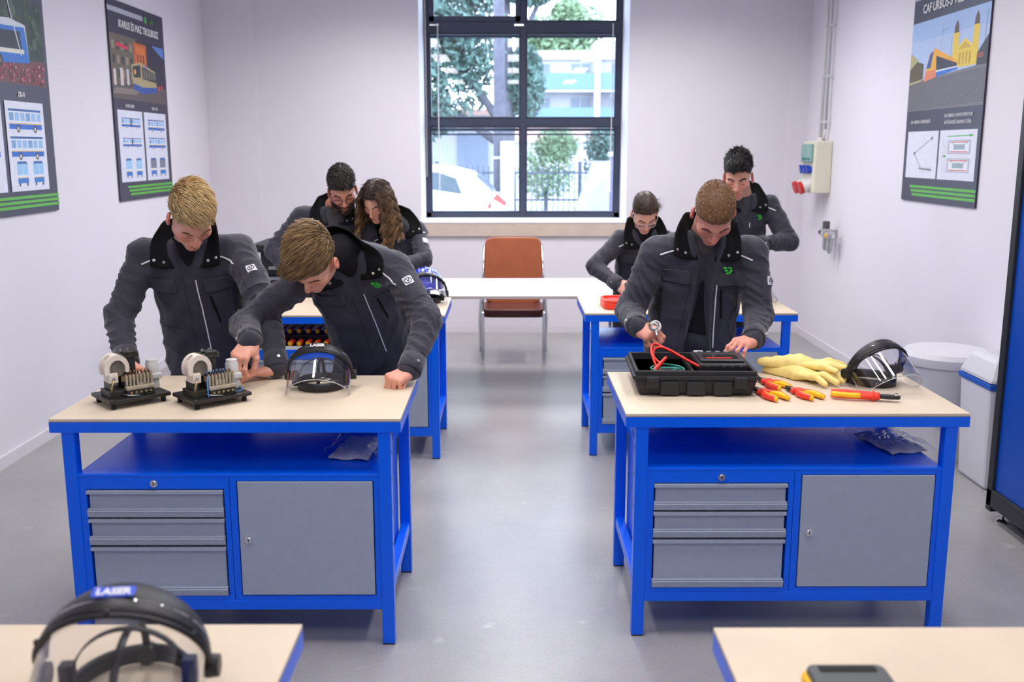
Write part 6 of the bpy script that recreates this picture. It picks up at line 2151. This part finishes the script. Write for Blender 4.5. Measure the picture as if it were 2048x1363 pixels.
person(dict(seed=8, label='student with a ginger buzz cut in open dark work jacket, reading the tester, right',
    pelvis=(.845, 4.54, .93), neck=(.875, 4.44, 1.405), shR=(.665, 4.44, 1.325), shL=(1.085, 4.44, 1.325),
    head=(.880, 4.30, 1.495), head_rot=(-2, 60, 0), girth=1.02, hs=1.06,
    wrR=(.548, 4.17, 1.030), poleR=(-.25, 1, -.5), handR=dict(pose='grip', fing=(.55, -.62, -.22), back=(-.45, -.3, .85)),
    wrL=(1.028, 4.10, .990), poleL=(.45, 1, -.4), handL=dict(pose='rest', fing=(-.72, -.62, -.10), back=(.0, -.25, 1)),
    skin=srgb(226, 162, 142), haircol=srgb(140, 102, 72), hairlight=srgb(180, 146, 108), lightfrac=.3, browcol=srgb(92, 58, 44),
    top=.008, side=.002, front=.080, scalp=.75, mess=.12, rough=.001, vdepth=.17, open=.066, open_off=-.015, shirt='grey', badge=(.8, -.6, 0), badge_t=.5,
    strand=dict(n=5200, len0=.005, len1=.010, lift=1.0, flow=flow_dir((0, .7, .1)), rad=.0012, seg=2)))
person(dict(seed=11, label='bearded student with dark hair and glasses looking down beside the curly haired student',
    pelvis=(-1.16, 6.80, .93), neck=(-1.165, 6.70, 1.395), shR=(-1.375, 6.70, 1.335), shL=(-.965, 6.72, 1.305),
    head=(-1.085, 6.58, 1.500), head_rot=(14, 34, 8), girth=1.03, hs=1.08, res=.0105, detail=1,
    wrR=(-1.42, 6.46, .96), poleR=(-.9, .3, -.1), handR=dict(pose='rest', fing=(.6, -.6, -.1), back=(0, 0, 1)),
    wrL=(-.95, 6.45, .98), poleL=(.9, .3, -.1), handL=dict(pose='rest', fing=(-.6, -.6, -.1), back=(0, 0, 1)),
    skin=srgb(214, 152, 128), haircol=srgb(40, 34, 32), hairlight=srgb(92, 84, 80), lightfrac=.25, beard=.8, browcol=srgb(40, 30, 28),
    top=.026, side=.006, front=.080, scalp=.8, mess=.2, rough=.004, shirt='grey', vdepth=.17, logo=False,
    glasses=mat('dark_glasses_frame', (.012, .008, .010), .4), flush=.5,
    strand=dict(n=2600, len0=.008, len1=.026, lift=.7, flow=flow_dir((-.35, .8, .1)), rad=.0018)))

def long_curls(P, rg):
    """loose curly hair falling from a parting to the chest, in head-local space"""
    out = []
    down = np.array(P['down'])
    down = down / np.linalg.norm(down)
    n = 1500
    ng = 110
    ga = rg.uniform(-PI, PI, ng)
    keep = np.abs(ga - PI / 2) > .80           # leave the face free
    ga = ga[keep]; ng = len(ga)
    th = rg.uniform(.15, 1.15, ng)
    gi = rg.integers(0, ng, n)
    A = ga[gi] + rg.normal(0, .07, n); T = th[gi] + rg.normal(0, .05, n)
    c = np.array([0, -.012, .055])
    nrm = np.stack([np.sin(T) * np.cos(A), np.sin(T) * np.sin(A), np.cos(T)], 1)
    p = c + nrm * np.array([.084, .106, .100])
    seg = 22
    L = rg.uniform(.30, .44, ng)[gi]
    ph = rg.uniform(0, 6.28, ng)[gi] + rg.normal(0, .25, n)
    fr = rg.uniform(5, 8, ng)[gi]
    side = np.stack([np.cos(A), np.sin(A), 0 * A], 1)
    pts = []
    q = p.copy()
    for s in range(seg + 1):
        t = s / seg
        wv = (.006 + .020 * t) * np.stack([np.sin(ph + fr * 6.28 * t * .8), np.cos(ph * 1.3 + fr * 6.28 * t * .8), 0 * ph], 1)
        pts.append(q + wv)
        out_r = q - c
        cl = np.clip(1 - 2.4 * t, 0, 1)
        rad_n = out_r / np.linalg.norm(out_r / np.array([.086, .108, .102]), axis=1)[:, None]
        dirv = side * (.42 * (1 - t) * np.clip(.06 - (np.linalg.norm(out_r[:, :2], axis=1) - .085), 0, .06)[:, None] / .06 + .06) + down * (.35 + .65 * min(1, t * 3))
        q = q + dirv / np.linalg.norm(dirv, axis=1)[:, None] * (L / seg)[:, None]
        o2 = q - c
        k = np.linalg.norm(o2 / np.array([.088, .110, .104]), axis=1)
        q = np.where((k < 1)[:, None], c + o2 / k[:, None], q)
        # stay off the face
        face = (q[:, 1] > .03) & (np.abs(q[:, 0]) < .082) & (q[:, 2] < .09)
        q[:, 0] = np.where(face, np.sign(q[:, 0] + 1e-6) * .082, q[:, 0])
    pts = np.stack(pts, 1)
    tan = np.gradient(pts, axis=1); tan /= np.linalg.norm(tan, axis=2)[..., None] + 1e-9
    ref = np.array([0, 1.0, 0])
    a = np.cross(tan, ref); a /= np.linalg.norm(a, axis=2)[..., None] + 1e-9
    b = np.cross(tan, a)
    rr = .0024 * np.interp(np.linspace(0, 1, seg + 1), [0, .7, 1], [1, .9, .3])[None, :, None]
    V = np.stack([pts + rr * (a * math.cos(t) + b * math.sin(t)) for t in (0, 2.094, 4.189)], 2).reshape(-1, 3)
    m = seg + 1
    q4 = np.array([[0, 1, 4, 3], [1, 2, 5, 4], [2, 0, 3, 5]])[None, None]
    Fc = ((np.arange(n) * m * 3)[:, None, None, None] + (np.arange(seg) * 3)[None, :, None, None] + q4).reshape(-1, 4)
    hc = np.array(P['haircol'])
    tone = rg.uniform(.6, 1.4, (ng, 1))[gi] * rg.uniform(.8, 1.2, (n, 1))
    tt = np.linspace(0, 1, m)[None, :, None]
    col = hc * tone
    tip = np.array(P['tipcol']) * tone
    C = (col[:, None, :] * (1 - tt) + tip[:, None, :] * tt)
    C = np.repeat(C.reshape(-1, 3), 3, axis=0)
    return V, Fc, np.clip(C, 0, 1)
person(dict(seed=14, label='student with long curly brown hair in dark work jacket, rear left',
    pelvis=(-.72, 6.78, .88), neck=(-.755, 6.66, 1.305), shR=(-.905, 6.60, 1.235), shL=(-.615, 6.70, 1.245),
    head=(-.846, 6.49, 1.432), head_rot=(-26, 36, -4), girth=.86, hs=.98, l1=.27, l2=.24, res=.0105, detail=1,
    wrR=(-.93, 6.36, .98), poleR=(-.8, .2, -.3), handR=dict(pose='rest', fing=(.2, -.9, -.1), back=(0, 0, 1)),
    wrL=(-.735, 6.36, 1.03), poleL=(1, .2, -.35), handL=dict(pose='rest', fing=(-.8, -.5, -.1), back=(0, 0, 1)),
    skin=srgb(224, 172, 150), haircol=srgb(56, 42, 36), tipcol=srgb(142, 110, 74), browcol=srgb(50, 36, 30), jaw=.93,
    top=.014, side=.010, front=.092, scalp=.9, rough=.003, shirt='grey', badge=(.6, -.8, .1), badge_t=.55, logo=False, vdepth=.10,
    down=(.0, .42, -.85), extra_hair=[long_curls],
    strand=dict(n=900, len0=.03, len1=.05, lift=.2, flow=flow_part(0, (1, -.2, -.5), (-1, -.2, -.5)), rad=.0016)))
def back_tail(P, rg):
    n = 420
    a = rg.uniform(0, 6.28, n); r = np.sqrt(rg.random(n)) * .022
    roots = np.stack([r * np.cos(a) - .045, np.full(n, -.080), -.015 + r * np.sin(a)], 1)
    d = np.stack([rg.normal(-.55, .2, n), rg.normal(-.45, .15, n), rg.normal(-.45, .2, n)], 1)
    d /= np.linalg.norm(d, axis=1)[:, None]
    return strands(roots, d, rg.uniform(.08, .13, n), dict(P, mess=.12), rg, nseg=8, grav=.10, rad=.0018, wav=.002)
person(dict(seed=17, label='student with tied back brown hair and clear glasses holding a small meter, rear right',
    pelvis=(.90, 6.80, .85), neck=(.905, 6.68, 1.245), shR=(.755, 6.68, 1.185), shL=(1.050, 6.70, 1.180),
    head=(.892, 6.565, 1.358), head_rot=(6, 48, 4), girth=.88, hs=1.0, l1=.27, l2=.24, res=.0105, detail=1,
    wrR=(.715, 6.44, .905), poleR=(-.9, .35, -.1), handR=dict(pose='grip', fing=(.45, -.75, -.25), back=(-.75, -.5, .4)),
    wrL=(.99, 6.42, .93), poleL=(.9, .3, -.1), handL=dict(pose='rest', fing=(-.6, -.6, -.1), back=(0, 0, 1)),
    skin=srgb(228, 178, 156), haircol=srgb(70, 56, 46), hairlight=srgb(112, 92, 74), lightfrac=.3, browcol=srgb(80, 60, 48), browrad=.0008, jaw=.92,
    top=.010, side=.006, front=.090, scalp=.95, rough=.0015, mess=.03, shirt='black', logo=False, vdepth=.10,
    glasses=mat('clear_glasses_frame', (.62, .60, .60), .2), extra_hair=[back_tail],
    strand=dict(n=2600, len0=.022, len1=.026, lift=.03, flow=flow_part(.0, (.9, -.9, -.2), (-.9, -.9, -.2)), rad=.0014)))
person(dict(seed=21, label='student with wavy black hair in dark work jacket standing tallest, rear right corner',
    pelvis=(1.56, 6.88, .96), neck=(1.575, 6.78, 1.475), shR=(1.385, 6.72, 1.415), shL=(1.770, 6.80, 1.405),
    head=(1.520, 6.66, 1.588), head_rot=(-18, 27, 0), girth=.99, hs=1.10, res=.0105, detail=1,
    wrR=(1.36, 6.46, 1.10), poleR=(-.8, .2, -.4), handR=dict(pose='rest', fing=(.5, -.7, -.1), back=(0, 0, 1)),
    wrL=(1.640, 6.54, 1.165), poleL=(1, .1, -.5), handL=dict(pose='rest', fing=(-.95, -.3, .05), back=(0, -.3, 1)),
    skin=srgb(224, 166, 144), haircol=srgb(30, 27, 27), hairlight=srgb(84, 80, 80), lightfrac=.25, browcol=srgb(28, 22, 22), browrad=.0016, beard=.22,
    top=.034, side=.003, front=.088, scalp=.85, mess=.28, rough=.006, shirt='grey', badge=(1, -.25, .1), badge_t=.45, vdepth=.15, flush=.5,
    lumps=[((0, .06, .125), (.06, .045, .035))],
    strand=dict(n=2400, len0=.006, len1=.034, lift=.6, flow=flow_dir((.1, .8, .2)), rad=.0020, wav=.002)))
